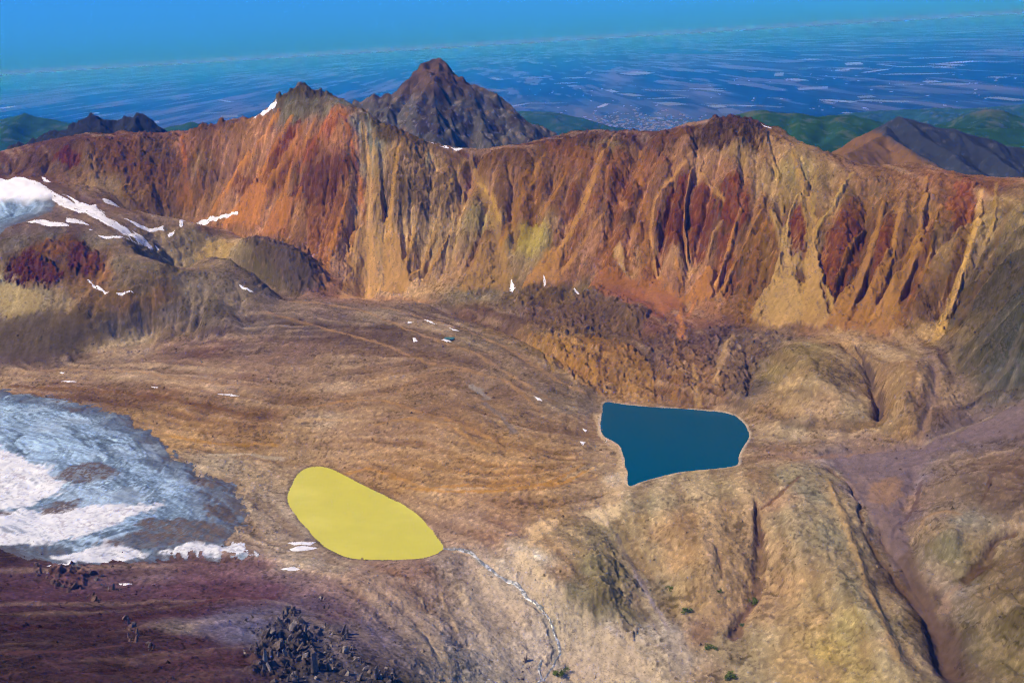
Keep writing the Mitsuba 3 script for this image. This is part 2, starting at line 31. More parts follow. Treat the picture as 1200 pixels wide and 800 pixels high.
# rock and soil colours found at x, y, z (r, g, b)
SOIL = np.array([[-2095,4822,601,110,65,45],[-1931,4788,613,120,80,50],[-1771,4748,607,125,85,50],[-1913,4852,649,100,45,30],[-1629,4772,633,115,65,40],[-1501,4678,563,115,65,38],[-1545,4558,491,130,95,50],[-1442,4762,641,95,65,50],[-1355,4668,555,110,60,35],[-1660,4602,528,140,105,60],[-1360,4782,670,180,105,65],[-1326,4638,521,130,75,40],[-1259,4662,586,130,95,55],[-1265,4822,716,100,60,50],[-1365,4592,458,115,70,35],[-1443,4552,451,120,80,40],[-1210,4532,439,150,95,45],[-1108,4708,733,150,75,40],[-1139,4632,635,165,105,60],[-1036,4598,684,185,95,50],[-954,4558,717,180,110,60],[-993,4492,571,185,95,45],[-876,4442,603,130,60,45],[-818,4448,667,190,85,40],[-1111,4492,457,175,110,60],[-951,4378,429,180,110,55],[-1047,4408,396,165,85,40],[-802,4292,415,170,90,45],[-876,4388,508,165,90,48],[-673,4418,711,200,85,30],[-638,4432,741,195,90,35],[-604,4358,645,200,95,40],[-710,4372,617,160,75,40],[-747,4352,555,115,60,50],[-623,4298,537,130,60,42],[-573,4268,504,190,100,45],[-660,4232,415,165,85,45],[-626,4172,340,170,100,50],[-709,4142,284,160,95,50],[-623,4068,228,175,115,65],[-746,4208,341,140,80,48],[-657,3942,191,150,90,55],[-789,4608,875,70,58,52],[-840,4582,845,105,92,72],[-728,4512,815,115,104,82],[-818,4528,796,130,112,85],[-623,4482,797,125,112,90],[-673,4462,774,140,118,85],[-536,4408,720,140,130,108],[-496,4358,655,135,125,100],[-437,4378,667,95,72,52],[-355,4378,645,100,72,52],[-504,4302,579,165,135,95],[-524,4208,427,190,140,85],[-543,4092,251,190,140,85],[-541,3972,129,195,145,92],[-421,4312,589,175,125,65],[-289,4298,566,175,125,70],[-357,4212,466,150,110,62],[-226,4192,460,170,125,65],[-460,4138,336,185,135,75],[-328,4122,347,175,130,75],[-229,4108,359,175,130,75],[-162,4152,430,175,125,60],[-108,4242,529,155,100,50],[-52,4048,358,150,100,55],[-99,4088,387,165,135,80],[-299,4012,219,180,130,75],[-202,3968,222,165,115,65],[-398,3998,163,180,130,78],[-107,3928,224,140,98,62],[-156,4342,587,115,75,45],[-24,4262,554,125,75,42],[37,4162,497,135,85,45],[0,4098,428,130,82,45],[107,4228,566,110,65,42],[162,4092,482,140,85,45],[92,4032,400,150,98,50],[114,3922,306,155,130,60],[72,3982,345,150,120,60],[17,3882,226,135,100,65],[198,4128,524,135,75,42],[219,4022,441,135,75,45],[193,3918,333,160,110,65],[290,4082,523,150,95,50],[329,4142,578,120,80,50],[395,4158,604,140,105,60],[345,4008,482,150,90,50],[300,3898,361,165,105,60],[345,3772,258,155,90,55],[291,3822,282,165,105,65],[401,3952,455,140,75,45],[480,4068,576,140,85,50],[420,3872,388,130,70,45],[395,3802,310,160,95,55],[426,3708,235,165,110,60],[513,3972,522,150,95,60],[481,3868,416,150,90,55],[486,3708,262,165,115,65],[194,3778,205,150,90,55],[601,4032,603,110,65,50],[617,3948,549,150,95,55],[629,3842,470,125,65,45],[584,3762,365,110,55,42],[651,3722,368,130,75,45],[593,3648,267,170,115,60],[671,3602,270,165,105,55],[699,3892,550,170,115,65],[775,3822,523,165,105,60],[790,3752,472,140,65,40],[756,3662,371,120,65,42],[827,3858,576,160,115,60],[668,3512,203,160,98,55],[527,3602,192,155,95,58],[596,3508,165,150,85,50],[723,3442,186,140,80,48],[468,3592,168,150,85,55],[384,3618,168,140,78,52],[369,4212,623,90,58,50],[837,3972,655,72,50,48],[774,3962,629,85,60,52],[492,4158,624,92,60,52],[666,4048,635,105,65,52],[240,4232,606,95,58,45],[927,3838,586,165,115,60],[970,3772,547,160,125,65],[901,3728,498,165,120,65],[1015,3722,520,150,120,60],[850,3632,399,128,84,46],[802,3548,302,112,70,42],[759,3482,232,108,64,40],[844,3488,282,108,76,48],[805,3382,195,112,72,44],[896,3318,203,110,70,42],[921,3402,266,112,66,40],[952,3208,172,108,62,36],[775,3312,144,112,72,46],[891,3568,364,120,82,48],[905,3512,330,165,130,80],[1069,3708,519,155,115,60],[1157,3762,536,150,105,60],[1064,3588,449,165,120,65],[1124,3602,471,145,100,50],[958,3558,389,120,60,40],[949,3418,289,160,125,75],[862,3342,200,152,115,68],[926,3282,196,150,112,66],[1137,3552,449,130,85,45],[1131,3442,383,120,70,40],[1228,3578,482,135,95,50],[1059,3382,316,112,62,35],[1096,3288,278,112,58,32],[1253,3488,451,140,95,50],[1177,3338,344,130,80,42],[1029,3192,197,135,80,42],[1092,3152,202,130,76,40],[1199,3248,306,130,82,45],[1162,3102,210,125,75,40],[1303,3402,433,150,105,50],[1381,3398,456,125,75,40],[1387,3312,428,125,70,40],[1474,3432,486,140,75,45],[1422,3242,423,155,120,65],[1493,3292,463,145,110,55],[1502,3198,450,135,105,60],[1445,3092,395,120,95,65],[1304,3192,336,145,105,55],[1218,3088,235,135,90,45],[1195,2958,168,150,110,60],[1345,3108,324,98,74,58],[1249,2978,209,90,72,58],[1299,2932,241,84,68,59],[1388,2982,321,86,70,59],[1296,2702,294,79,70,64],[1176,2738,156,94,77,63],[1210,2668,196,84,72,64],[1238,2562,180,79,73,70],[1097,2648,119,103,80,64],[1250,2618,229,72,66,64],[1137,2808,139,107,80,63],[9,3768,127,115,85,60],[128,3728,144,105,76,56],[245,3682,162,110,85,55],[325,3608,159,118,92,60],[369,3492,139,112,85,55],[148,3572,104,102,75,52],[257,3498,116,105,78,50],[63,3642,86,100,72,55],[381,3368,99,120,90,55],[122,3372,71,150,112,55],[183,3272,68,150,110,52],[227,3168,54,150,108,50],[168,3432,95,125,92,50],[298,3112,53,130,92,50],[269,3332,87,118,88,50],[367,3058,39,140,105,60],[333,2988,24,150,112,65],[461,3358,111,125,78,55],[533,3462,137,148,85,55],[460,3178,77,100,75,60],[417,3142,63,108,82,62],[549,3398,123,140,85,55],[524,3098,69,108,75,52],[597,3218,98,100,72,60],[473,2948,41,125,90,55],[557,2882,56,140,100,60],[616,3058,75,140,105,70],[689,3162,94,110,85,65],[671,2968,85,125,98,75],[736,3142,96,130,105,75],[641,2838,65,105,85,70],[598,2798,44,100,80,65],[553,2802,33,130,95,62],[0,3452,57,130,95,55],[-82,3798,125,125,100,72],[-157,3828,139,125,100,70],[-114,3728,82,115,80,55],[727,2902,113,140,112,62],[800,2912,130,150,125,68],[816,2802,113,150,122,70],[716,2768,82,148,115,66],[706,2642,54,150,116,72],[781,2602,63,155,120,80],[767,2708,86,145,118,75],[871,2758,99,140,112,72],[841,2588,64,145,120,80],[630,2598,29,150,120,82],[680,2542,34,145,122,88],[652,2688,42,135,100,60],[732,2502,34,145,115,80],[942,3028,122,165,125,72],[930,2872,121,150,118,75],[998,2868,119,155,122,80],[1052,2822,128,158,125,78],[987,2702,109,160,122,75],[1010,2618,111,158,120,72],[933,2548,72,152,115,65],[919,2448,53,148,110,62],[884,2492,50,140,110,68],[1002,2508,81,120,88,65],[941,2398,38,130,100,75],[825,2438,31,140,108,80],[631,2432,23,155,118,80],[-1051,3882,291,140,112,75],[-1179,4132,282,150,120,80],[-1262,4088,296,148,118,82],[-1050,4148,304,170,135,85],[-896,3838,228,120,92,75],[-826,3988,288,88,68,66],[-759,3928,232,95,76,60],[-893,3992,259,110,88,55],[-937,3728,194,138,110,85],[-1082,3728,218,140,112,85],[-791,3718,157,135,108,82],[-580,3682,137,128,100,78],[-456,3612,132,135,110,82],[-335,3538,128,125,98,75],[-217,3422,122,135,108,78],[-106,3288,109,142,115,80],[-1010,3648,157,112,90,75],[-854,3582,134,112,92,76],[-702,3528,124,105,82,65],[-1158,3658,164,110,88,78],[-548,3422,114,108,80,60],[-410,3422,119,105,78,58],[-266,3308,113,118,90,65],[-830,3452,109,125,95,72],[-672,3338,103,132,98,72],[-966,3432,94,120,85,65],[-1142,3568,97,128,95,72],[-525,3238,94,140,108,75],[-391,3208,95,135,102,70],[-258,3142,92,132,98,66],[-130,3118,91,130,98,68],[-4,3072,84,138,108,75],[86,2908,53,140,112,80],[-9,2902,60,132,98,66],[-104,2972,69,140,108,75],[-201,2988,71,145,108,68],[-300,3002,72,150,112,70],[-400,3022,72,148,110,68],[-500,3038,74,158,125,88],[-638,3128,80,150,115,78],[-770,3152,81,140,105,75],[152,2838,35,140,115,85],[186,2698,21,145,110,72],[99,2708,35,140,105,68],[-12,2728,47,142,108,70],[-102,2792,54,135,100,62],[-194,2802,56,142,104,62],[-289,2848,59,150,112,68],[-385,2868,58,155,118,75],[-480,2882,59,150,112,70],[-607,2932,63,145,108,66],[-736,2982,68,155,120,80],[-1560,3328,77,160,125,85],[-1386,3292,77,165,130,90],[-1185,3248,78,160,128,90],[-1330,3528,90,165,130,88],[-1257,3568,89,165,132,92],[-988,3202,79,165,130,92],[-835,3098,76,165,130,95],[-1407,3208,69,125,88,55],[-1226,3132,68,120,85,50],[-1049,3052,64,128,88,50],[-850,2948,61,125,88,50],[-709,2842,51,135,95,50],[-953,2882,52,150,110,58],[-813,2788,40,155,112,58],[-870,2742,36,180,135,70],[-1059,2922,57,150,112,60],[-687,2728,30,150,110,58],[-576,2738,31,158,120,72],[-461,2718,31,160,122,80],[-518,2812,49,185,152,112],[-347,2708,39,150,112,72],[-233,2652,41,155,115,70],[-122,2628,43,158,118,68],[-15,2562,37,158,118,65],[88,2508,29,160,120,68],[192,2512,21,160,125,85],[60,2362,24,168,122,58],[-19,2372,25,165,118,55],[-120,2442,24,165,120,60],[-221,2428,15,168,125,68],[-284,2448,11,165,120,60],[-332,2528,15,160,118,68],[-449,2612,12,165,125,78],[-582,2632,12,165,128,80],[-137,2318,13,165,125,80],[-21,2242,18,160,118,75],[72,2232,16,165,125,72],[-215,2318,8,168,130,85],[-134,2188,9,165,128,95],[-60,2132,10,160,120,85],[62,2052,1,160,125,80],[158,2358,19,170,132,85],[128,2228,14,165,130,90],[207,2358,16,190,160,120],[-761,2568,26,175,148,110],[-663,2502,13,168,138,98],[-608,2538,6,175,142,100],[-611,2352,8,165,138,105],[-553,2302,5,168,142,110],[-582,2212,7,155,128,100],[-492,2122,4,165,140,112],[-459,2038,5,170,145,115],[-369,2012,2,165,138,108],[-298,1992,2,155,118,92],[-229,1972,0,145,108,85],[-146,2002,-8,150,125,105],[-322,1908,7,145,112,90],[-257,1912,0,140,105,85],[-193,1922,-9,150,120,98],[-388,1912,9,140,108,95],[-279,1808,6,135,110,100],[-187,1808,-18,158,132,115],[-127,1862,-35,160,135,112],[-209,1698,-3,135,115,105],[-138,1712,-34,160,138,120],[-65,1762,-69,170,148,130],[-95,1942,-26,165,138,112],[-47,1878,-49,158,132,108],[-29,1948,-33,190,165,135],[8,2008,-11,200,178,148],[-294,1688,25,105,88,88],[-338,1792,18,108,80,82],[-254,1592,32,95,80,80],[-20,1738,-91,165,145,128],[36,1918,-40,175,150,128],[63,1848,-75,180,160,140],[106,1788,-96,180,160,142],[159,1838,-76,175,152,132],[41,1758,-108,170,150,135],[178,1738,-105,170,150,120],[102,1912,-42,135,118,85],[150,2068,-12,140,120,82],[125,1978,-22,128,115,80],[177,1992,-33,130,112,78],[149,1892,-52,115,100,72],[179,1872,-61,130,115,78],[114,2058,-5,150,122,75],[74,1972,-16,160,125,85],[202,1922,-54,150,125,95],[236,2052,-29,155,128,85],[256,1952,-55,145,125,95],[255,1838,-82,170,150,125],[272,1748,-100,160,138,110],[226,1752,-100,165,142,112],[192,2128,-4,150,128,85],[275,2208,14,150,130,92],[353,2228,20,165,138,95],[433,2252,25,155,130,85],[231,2152,1,160,132,85],[294,2088,-12,160,122,75],[365,2088,3,172,135,85],[423,2112,7,165,130,80],[317,2012,-34,172,132,80],[386,2012,-19,168,130,82],[455,2092,-5,155,120,75],[412,1972,-39,165,128,80],[317,1918,-59,160,125,78],[374,1872,-74,165,128,85],[285,1928,-62,150,125,80],[318,1832,-84,140,105,75],[357,1788,-95,155,130,90],[407,1802,-90,160,135,92],[373,1718,-105,155,132,92],[313,1722,-104,155,125,90],[463,1902,-60,165,128,85],[520,1998,-21,165,130,85],[560,2088,10,150,128,90],[619,2172,27,145,130,98],[662,2258,28,155,132,92],[531,2188,26,150,122,82],[586,2258,33,150,130,90],[516,2282,27,155,122,80],[542,2158,18,165,125,85],[555,2002,-7,150,128,90],[511,1898,-43,170,130,82],[551,1868,-29,160,130,82],[516,1798,-59,165,128,78],[525,1722,-68,162,132,62],[579,1752,-38,155,132,75],[593,1848,-22,145,128,90],[609,2012,3,148,130,92],[654,1992,-9,160,130,82],[676,2178,21,160,130,85],[467,1732,-87,160,128,78],[497,1678,-89,158,125,75],[563,1652,-61,158,130,68],[599,1632,-51,150,128,88],[623,1748,-38,148,128,90],[630,1678,-48,165,135,95],[652,1832,-35,160,130,88],[692,2112,9,165,135,90],[757,2382,24,130,110,108],[800,2332,20,125,106,106],[885,2352,27,125,105,102],[959,2392,39,118,98,95],[1054,2432,61,115,95,90],[1145,2458,89,108,90,85],[1206,2462,116,105,88,84],[1052,2332,56,112,90,82],[1157,2352,83,108,85,78],[865,2242,21,122,102,102],[789,2212,8,168,125,82],[789,2158,2,160,118,78],[736,2192,10,118,98,98],[802,2118,0,115,92,88],[730,2038,-16,125,98,78],[754,2008,-22,115,92,78],[751,1928,-38,108,85,72],[720,1888,-51,110,82,55],[758,1858,-56,85,62,46],[716,1788,-67,100,75,48],[740,1768,-74,80,60,48],[720,1678,-87,85,68,62],[791,1782,-52,118,98,80],[748,1712,-77,98,78,68],[703,1672,-83,110,85,60],[964,2258,39,135,108,82],[1014,2242,52,128,100,75],[1033,2162,63,115,88,66],[930,2128,35,120,95,70],[974,2068,49,112,86,64],[910,2168,30,132,105,80],[992,2012,53,100,78,60],[866,2058,22,138,112,85],[880,2008,25,132,118,95],[838,1942,4,128,112,82],[875,1932,6,135,110,70],[813,2008,11,145,115,80],[839,1902,-13,120,102,75],[793,1908,-30,138,112,90],[876,1878,-3,95,72,52],[855,1792,-10,112,86,62],[917,1862,20,105,80,60],[827,1798,-28,115,90,66],[818,1672,-24,112,90,62],[778,1678,-58,120,98,70],[796,1592,-40,108,88,58],[743,1628,-74,115,92,68],[802,1848,-44,150,125,105],[-1680,3578,157,88,70,62],[-1562,3572,166,84,68,60],[-1447,3562,147,88,72,66],[-1539,3492,113,92,74,62],[-1429,3612,192,110,80,55],[-1705,3708,246,170,142,95],[-1629,3708,256,160,132,90],[-1753,3772,295,175,148,100],[-1706,3822,343,80,35,32],[-1606,3788,319,85,38,32],[-1653,3852,370,130,70,35],[-1545,3842,360,115,60,32],[-1479,3812,331,95,42,34],[-1550,3918,408,90,50,35],[-1590,3898,398,140,85,40],[-1752,3928,418,118,96,78],[-1637,3958,437,110,92,76],[-1512,3942,417,115,96,78],[-1411,3778,303,140,80,35],[-1355,3798,326,135,108,76],[-1262,3788,323,140,112,78],[-1309,3728,277,130,100,70],[-1485,3718,260,130,88,45],[-1416,3678,235,125,85,45],[-1299,3668,215,135,90,38],[-1205,3688,205,135,90,40],[-1269,3638,161,105,82,72],[-1345,3598,146,100,80,72],[-1393,3562,129,115,88,62],[-1518,3678,241,150,118,78],[-1249,3708,248,130,100,68],[-1933,4488,524,110,80,60],[-1637,4318,478,130,95,68],[-1738,4228,464,125,98,75],[-1478,4122,432,140,108,75],[-1371,4182,410,145,112,75],[-1286,4218,389,142,110,75],[-1168,4262,375,130,92,60],[-1125,4202,332,150,118,75],[-1192,4222,366,140,112,76],[-1477,4328,450,125,92,62],[-1394,4482,405,120,92,62],[-1446,3922,401,135,110,80],[-1032,2058,51,60,35,42],[-939,1998,47,95,65,68],[-815,1932,45,115,82,80],[-729,1968,30,128,98,92],[-638,1998,18,120,82,80],[-559,2022,9,128,92,88],[-925,1852,76,98,62,66],[-803,1818,70,98,58,64],[-735,1888,45,105,70,74],[-644,1902,31,108,68,72],[-565,1908,23,100,58,64],[-486,1912,15,108,70,76],[-445,1958,7,130,102,92],[-822,1688,109,82,42,50],[-735,1682,98,78,38,48],[-667,1732,74,82,42,52],[-606,1772,56,84,44,54],[-779,1558,142,70,34,44],[-698,1552,132,74,36,44],[-646,1592,112,80,42,50],[-726,1388,190,72,36,44],[-676,1408,175,90,52,58],[-616,1408,164,80,44,50],[-559,1452,139,88,50,56],[-611,1608,101,70,32,42],[-554,1598,96,88,52,58],[-536,1682,69,108,96,108],[-502,1718,55,110,100,112],[-458,1652,65,106,98,108],[-582,1668,80,135,115,92],[-486,1522,105,98,56,60],[-493,1438,129,98,56,60],[-456,1532,97,95,58,62],[-427,1778,32,105,92,98],[-393,1848,18,100,78,84],[-404,1598,70,82,74,80],[-353,1618,55,85,78,82],[-340,1708,33,92,82,86],[-304,1562,53,85,78,82],[-414,1468,105,84,60,66],[-358,1498,83,78,72,78],[-257,1742,7,115,98,98]], float)
# scree chutes, gullies, rills and bands: course, width at head and foot, colour, strength, height
COURSES = [
([[759,2848],[784,2768],[771,2642]],40,60,(0,0,0),0,26),
([[1017,2728],[987,2612],[926,2498]],34,46,(0,0,0),0,26),
([[639,2592],[692,2588],[732,2542]],24,26,(0,0,0),0,12),
([[938,2192],[943,2118]],30,34,(0,0,0),0,14),
([[835,1978],[832,1928]],26,30,(0,0,0),0,16),
([[817,1738],[863,1742]],40,46,(0,0,0),0,18),
([[130,2032],[148,1958],[157,1892]],30,34,(0,0,0),0,16),
([[318,2128],[337,2028],[334,1918]],40,46,(0,0,0),0,16),
([[568,2118],[555,2002],[543,1898],[534,1808],[525,1722]],50,60,(0,0,0),0,14),
([[934,3002],[949,2822],[923,2642],[875,2522]],14,20,(0,0,0),0,-22),
([[742,2398],[733,2242],[731,2122],[731,2028],[728,1932],[732,1842],[736,1758],[709,1608]],22,26,(0,0,0),0,-7),
([[896,2302],[802,2118],[779,2018],[764,1942]],14,18,(0,0,0),0,-10),
([[1122,2828],[1054,2602],[989,2492],[931,2398],[823,2402],[762,2398],[700,2392],[637,2418],[575,2452]],10,14,(138,112,100),0.6,-8),
([[1217,2488],[1115,2482],[989,2418],[893,2372]],18,26,(118,100,98),0.6,-8),
([[-170,2078],[-110,2058],[-62,1988],[-9,1938],[42,1862],[55,1798],[29,1752]],6,8,(150,146,140),0.8,-0.6),
([[-628,4452],[-621,4372],[-616,4302],[-621,4248],[-626,4192],[-645,4122],[-653,3988]],38,62,(0,0,0),0,46),
([[-875,4548],[-933,4512],[-992,4482],[-1088,4442]],30,45,(0,0,0),0,-14),
([[-355,4378],[-357,4238],[-367,4132]],45,55,(0,0,0),0,26),
([[-513,4398],[-518,4308],[-523,4228],[-531,4152],[-538,4078],[-541,3972]],24,30,(0,0,0),0,-24),
([[-130,4312],[-89,4182],[-51,4072],[-31,3958],[-12,3838]],26,34,(0,0,0),0,-26),
([[123,4218],[138,4092],[153,3992],[140,3858]],26,30,(0,0,0),0,18),
([[365,4172],[369,4048],[375,3952],[353,3862],[331,3778]],32,40,(0,0,0),0,26),
([[525,4118],[511,3982],[502,3888],[503,3792],[504,3698],[503,3598]],22,32,(0,0,0),0,-24),
([[674,4008],[654,3898],[638,3812],[617,3738],[596,3662]],38,45,(0,0,0),0,30),
([[857,3992],[806,3802],[779,3702],[753,3608]],30,40,(0,0,0),0,26),
([[955,3772],[936,3668],[919,3568],[895,3472],[870,3372]],20,34,(0,0,0),0,-20),
([[987,3648],[962,3542],[932,3428]],12,16,(0,0,0),0,18),
([[1017,3612],[994,3522],[972,3438],[950,3352]],16,26,(0,0,0),0,-18),
([[1143,3668],[1074,3478],[1023,3362],[973,3248]],26,34,(0,0,0),0,26),
([[1225,3638],[1163,3488],[1116,3378],[1068,3288],[1020,3198]],14,20,(0,0,0),0,-14),
([[1250,3562],[1204,3442],[1165,3342],[1117,3252],[1072,3168]],16,24,(0,0,0),0,16),
([[1301,3532],[1243,3392],[1198,3282],[1151,3198],[1102,3108]],14,20,(0,0,0),0,16),
([[1412,3552],[1332,3372],[1278,3258],[1235,3182],[1194,3112],[1152,3038]],22,28,(0,0,0),0,18),
([[1494,3418],[1418,3278],[1365,3188],[1320,3118],[1272,3052],[1224,2988],[1171,2908]],16,24,(0,0,0),0,-18),
([[-1583,4888],[-1493,4638],[-1431,4498]],26,30,(0,0,0),0,16),
([[-1359,4818],[-1326,4668],[-1307,4568]],20,24,(0,0,0),0,-14),
([[-1816,4908],[-1666,4562]],24,26,(0,0,0),0,14),
([[-536,4422],[-525,4348],[-515,4288],[-520,4228],[-526,4172],[-537,4082],[-542,3952]],10,30,(195,150,98),0.85,-10),
([[-499,4398],[-488,4282],[-479,4222],[-469,4162],[-467,4082],[-463,3988]],8,22,(180,140,90),0.6,-4),
([[-877,4572],[-975,4562],[-1074,4558],[-1146,4532],[-1213,4492]],9,14,(195,125,68),0.8,-4),
([[-818,4518],[-903,4492],[-992,4482],[-1066,4468],[-1135,4432]],8,14,(195,125,68),0.75,-5),
([[-755,4478],[-837,4448],[-922,4432],[-1025,4372]],7,12,(190,125,70),0.7,-4),
([[-720,4468],[-777,4432],[-838,4412],[-879,4372],[-920,4328]],6,14,(190,120,65),0.6,-4),
([[-639,4458],[-719,4412],[-819,4392]],8,4,(196,98,46),0.5,4),
([[-628,4452],[-580,4362],[-549,4262],[-539,4172]],8,10,(196,104,52),0.5,3),
([[-783,4338],[-857,4328],[-929,4312]],5,12,(185,110,55),0.7,-3),
([[-591,4232],[-643,4152],[-678,3992]],5,14,(185,120,65),0.7,-4),
([[-564,4218],[-592,4118],[-593,3902]],6,16,(190,130,72),0.8,-4),
([[-1368,4822],[-1331,4688],[-1315,4598]],9,7,(190,110,65),0.7,-3),
([[-1309,4758],[-1269,4642],[-1251,4562]],5,8,(160,105,60),0.5,-3),
([[-387,4348],[-412,4252],[-439,4178],[-445,4112],[-451,4048],[-456,3972]],6,20,(190,142,82),0.7,-5),
([[-334,4138],[-376,4058],[-404,3958]],6,20,(188,142,84),0.75,-3),
([[-395,4108],[-423,4052]],4,9,(140,100,62),0.6,-4),
([[-368,4122],[-374,4012]],5,3,(130,92,58),0.7,-6),
([[-262,4118],[-314,4038],[-398,3998]],5,12,(185,135,78),0.7,-3),
([[-196,4108],[-248,4038],[-316,3968]],5,12,(178,128,72),0.7,-3),
([[-272,4332],[-289,4268]],12,6,(165,150,120),0.5,0),
([[-123,4368],[-92,4225],[-49,4100],[-11,3950],[-3,3830]],7,22,(158,122,78),0.7,-8),
([[-139,4342],[-191,4242],[-220,4168]],6,8,(180,140,80),0.5,-3),
([[-105,4242],[-38,4128],[-12,4018]],3,5,(200,155,85),0.6,2),
([[173,4228],[117,4138],[63,4072],[-41,3972],[-156,3898]],7,18,(160,112,65),0.7,-6),
([[109,4168],[30,4068],[-23,3992]],5,9,(160,108,60),0.5,-3),
([[282,4162],[190,4048],[119,3978]],5,8,(165,110,60),0.6,-4),
([[433,4202],[349,4042],[280,3938],[187,3868],[61,3802]],6,14,(180,130,75),0.8,-6),
([[347,4022],[295,3988]],4,8,(200,140,90),0.5,-2),
([[368,3898],[295,3862],[229,3818],[147,3768]],4,12,(178,125,75),0.7,-4),
([[417,3918],[435,3868]],6,8,(190,130,85),0.6,0),
([[383,3782],[392,3718],[406,3672]],14,7,(195,155,105),0.7,-2),
([[525,4118],[492,3982],[497,3832],[488,3748],[478,3658]],6,22,(160,105,62),0.7,-5),
([[680,3902],[608,3892],[535,3862],[505,3792],[502,3698],[525,3588],[549,3512]],5,6,(192,138,88),0.85,-4),
([[680,3902],[632,3808],[616,3738],[610,3642]],3,4,(190,135,88),0.8,-3),
([[694,3898],[731,3782],[753,3718]],3,5,(190,142,90),0.6,-2),
([[805,3688],[735,3602],[675,3508]],4,10,(190,130,75),0.75,-3),
([[740,3682],[699,3668],[667,3608]],3,5,(190,140,90),0.6,-2),
([[870,3658],[775,3578],[708,3502],[678,3452]],4,8,(180,125,75),0.7,-3),
([[567,3662],[580,3572],[541,3398],[518,3212]],4,14,(185,120,62),0.7,-3),
([[661,3578],[609,3502],[562,3392]],5,9,(175,110,62),0.6,-3),
([[423,3578],[468,3402],[545,3538]],12,20,(152,88,58),0.6,0),
([[884,3658],[902,3592],[901,3498],[882,3398],[828,3228]],6,58,(168,132,84),0.95,6),
([[984,3648],[944,3612],[916,3558],[901,3498]],6,9,(180,145,92),0.9,-3),
([[984,3648],[993,3572],[981,3478]],5,9,(180,145,92),0.9,-3),
([[1184,3688],[1079,3562],[1017,3518],[977,3452]],5,10,(172,138,85),0.85,-4),
([[1004,3848],[1010,3702],[1001,3582],[985,3492],[959,3378],[925,3288],[887,3188]],6,40,(168,130,82),0.95,6),
([[970,3408],[973,3282],[967,3152],[958,3082]],4,7,(180,140,88),0.8,2),
([[945,3852],[940,3712],[927,3622]],5,8,(165,130,75),0.6,-3),
([[1080,3748],[1035,3638],[1003,3548]],4,7,(150,122,75),0.6,-3),
([[1215,3488],[1138,3362],[1043,3238],[978,3148]],5,22,(160,114,68),0.9,-3),
([[1150,3462],[1051,3352],[999,3282]],3,7,(150,105,58),0.7,-2),
([[1247,3422],[1177,3298],[1091,3188],[1016,3068]],5,28,(160,114,68),0.9,-3),
([[1377,3568],[1302,3382],[1232,3258],[1180,3202],[1126,3142],[1064,3028]],6,30,(160,116,68),0.9,-4),
([[1345,3372],[1270,3222],[1206,3138]],4,7,(150,110,58),0.6,-2),
([[1494,3418],[1408,3232],[1320,3118],[1244,3028],[1163,2902]],7,15,(192,150,92),0.9,-4),
([[1542,3418],[1447,3212],[1383,3142]],4,6,(165,130,72),0.6,-2),
([[1516,3258],[1423,3138],[1349,3058],[1297,3002],[1241,2938],[1175,2848]],8,12,(110,82,62),0.5,-6),
([[69,3412],[100,3198],[117,3038]],6,5,(170,128,60),0.7,3),
([[161,3342],[173,3212],[176,3012]],5,6,(172,128,58),0.7,3),
([[240,3308],[230,3148],[232,3008]],5,6,(168,125,60),0.7,3),
([[282,3332],[256,3128],[246,2972]],3,4,(95,66,48),0.7,-4),
([[344,3282],[330,3062],[333,2892]],6,12,(165,125,75),0.6,4),
([[432,3248],[410,3042],[388,2862]],8,6,(95,72,60),0.5,-8),
([[494,3222],[471,3008],[430,2832]],6,10,(150,108,60),0.5,5),
([[518,3038],[497,2878],[489,2798]],6,12,(175,140,92),0.6,4),
([[678,3232],[605,3062],[545,2848]],7,10,(185,150,105),0.6,5),
([[689,3162],[664,2938],[616,2778]],7,8,(92,74,68),0.5,-7),
([[-469,3748],[-341,3618],[-249,3512],[-162,3432],[-27,3258],[93,3038],[161,2962],[227,2898]],7,9,(168,132,92),0.7,2),
([[-803,3788],[-709,3762],[-618,3742],[-524,3708],[-390,3518],[-268,3348],[-184,3258],[-105,3178],[-6,3018],[63,2908],[128,2818]],6,7,(165,130,92),0.8,2),
([[-873,3692],[-747,3628],[-615,3512],[-521,3432],[-431,3358],[-341,3242],[-258,3142],[-155,3092],[-79,3032],[-7,2972],[78,2732]],7,7,(162,125,86),0.8,2),
([[-342,2918],[-279,3062],[-180,3088],[-80,3028]],6,6,(165,128,88),0.8,2),
([[-597,2872],[-484,2912],[-363,2892],[-276,2818],[-192,2748],[-79,2622],[-16,2512]],6,6,(170,128,80),0.8,2),
([[-396,2742],[-284,2762],[-168,2688],[-79,2548],[-6,2522],[67,2508]],6,6,(172,130,80),0.8,2),
([[-478,2508],[-375,2532],[-294,2448],[-218,2372],[-158,2362],[-98,2348],[-20,2332],[58,2328],[166,2458]],7,7,(178,130,68),0.8,2),
([[-281,2402],[-177,2338],[-98,2318],[-20,2308],[38,2322],[98,2338],[185,2432]],6,6,(185,135,66),0.8,2),
([[-612,2818],[-518,2812],[-446,2788],[-375,2762]],9,8,(188,155,115),0.8,1),
([[-799,2638],[-694,2648],[-592,2622]],9,6,(190,172,145),0.8,1),
([[-1633,3372],[-1522,3368],[-1418,3378],[-1295,3338],[-1170,3282],[-1061,3212],[-960,3158],[-861,3102],[-751,3058],[-644,3012]],10,8,(175,140,100),0.7,2),
([[-1580,3248],[-1481,3218],[-1382,3188],[-1285,3158],[-1185,3112],[-1085,3062],[-990,3018],[-893,2958],[-800,2902],[-711,2852]],9,9,(112,78,45),0.8,1),
([[-935,2772],[-854,2742],[-774,2712],[-694,2702],[-614,2692]],7,6,(185,138,70),0.7,1),
([[-128,2978],[-99,2938],[-75,2862]],7,9,(150,140,130),0.8,-1),
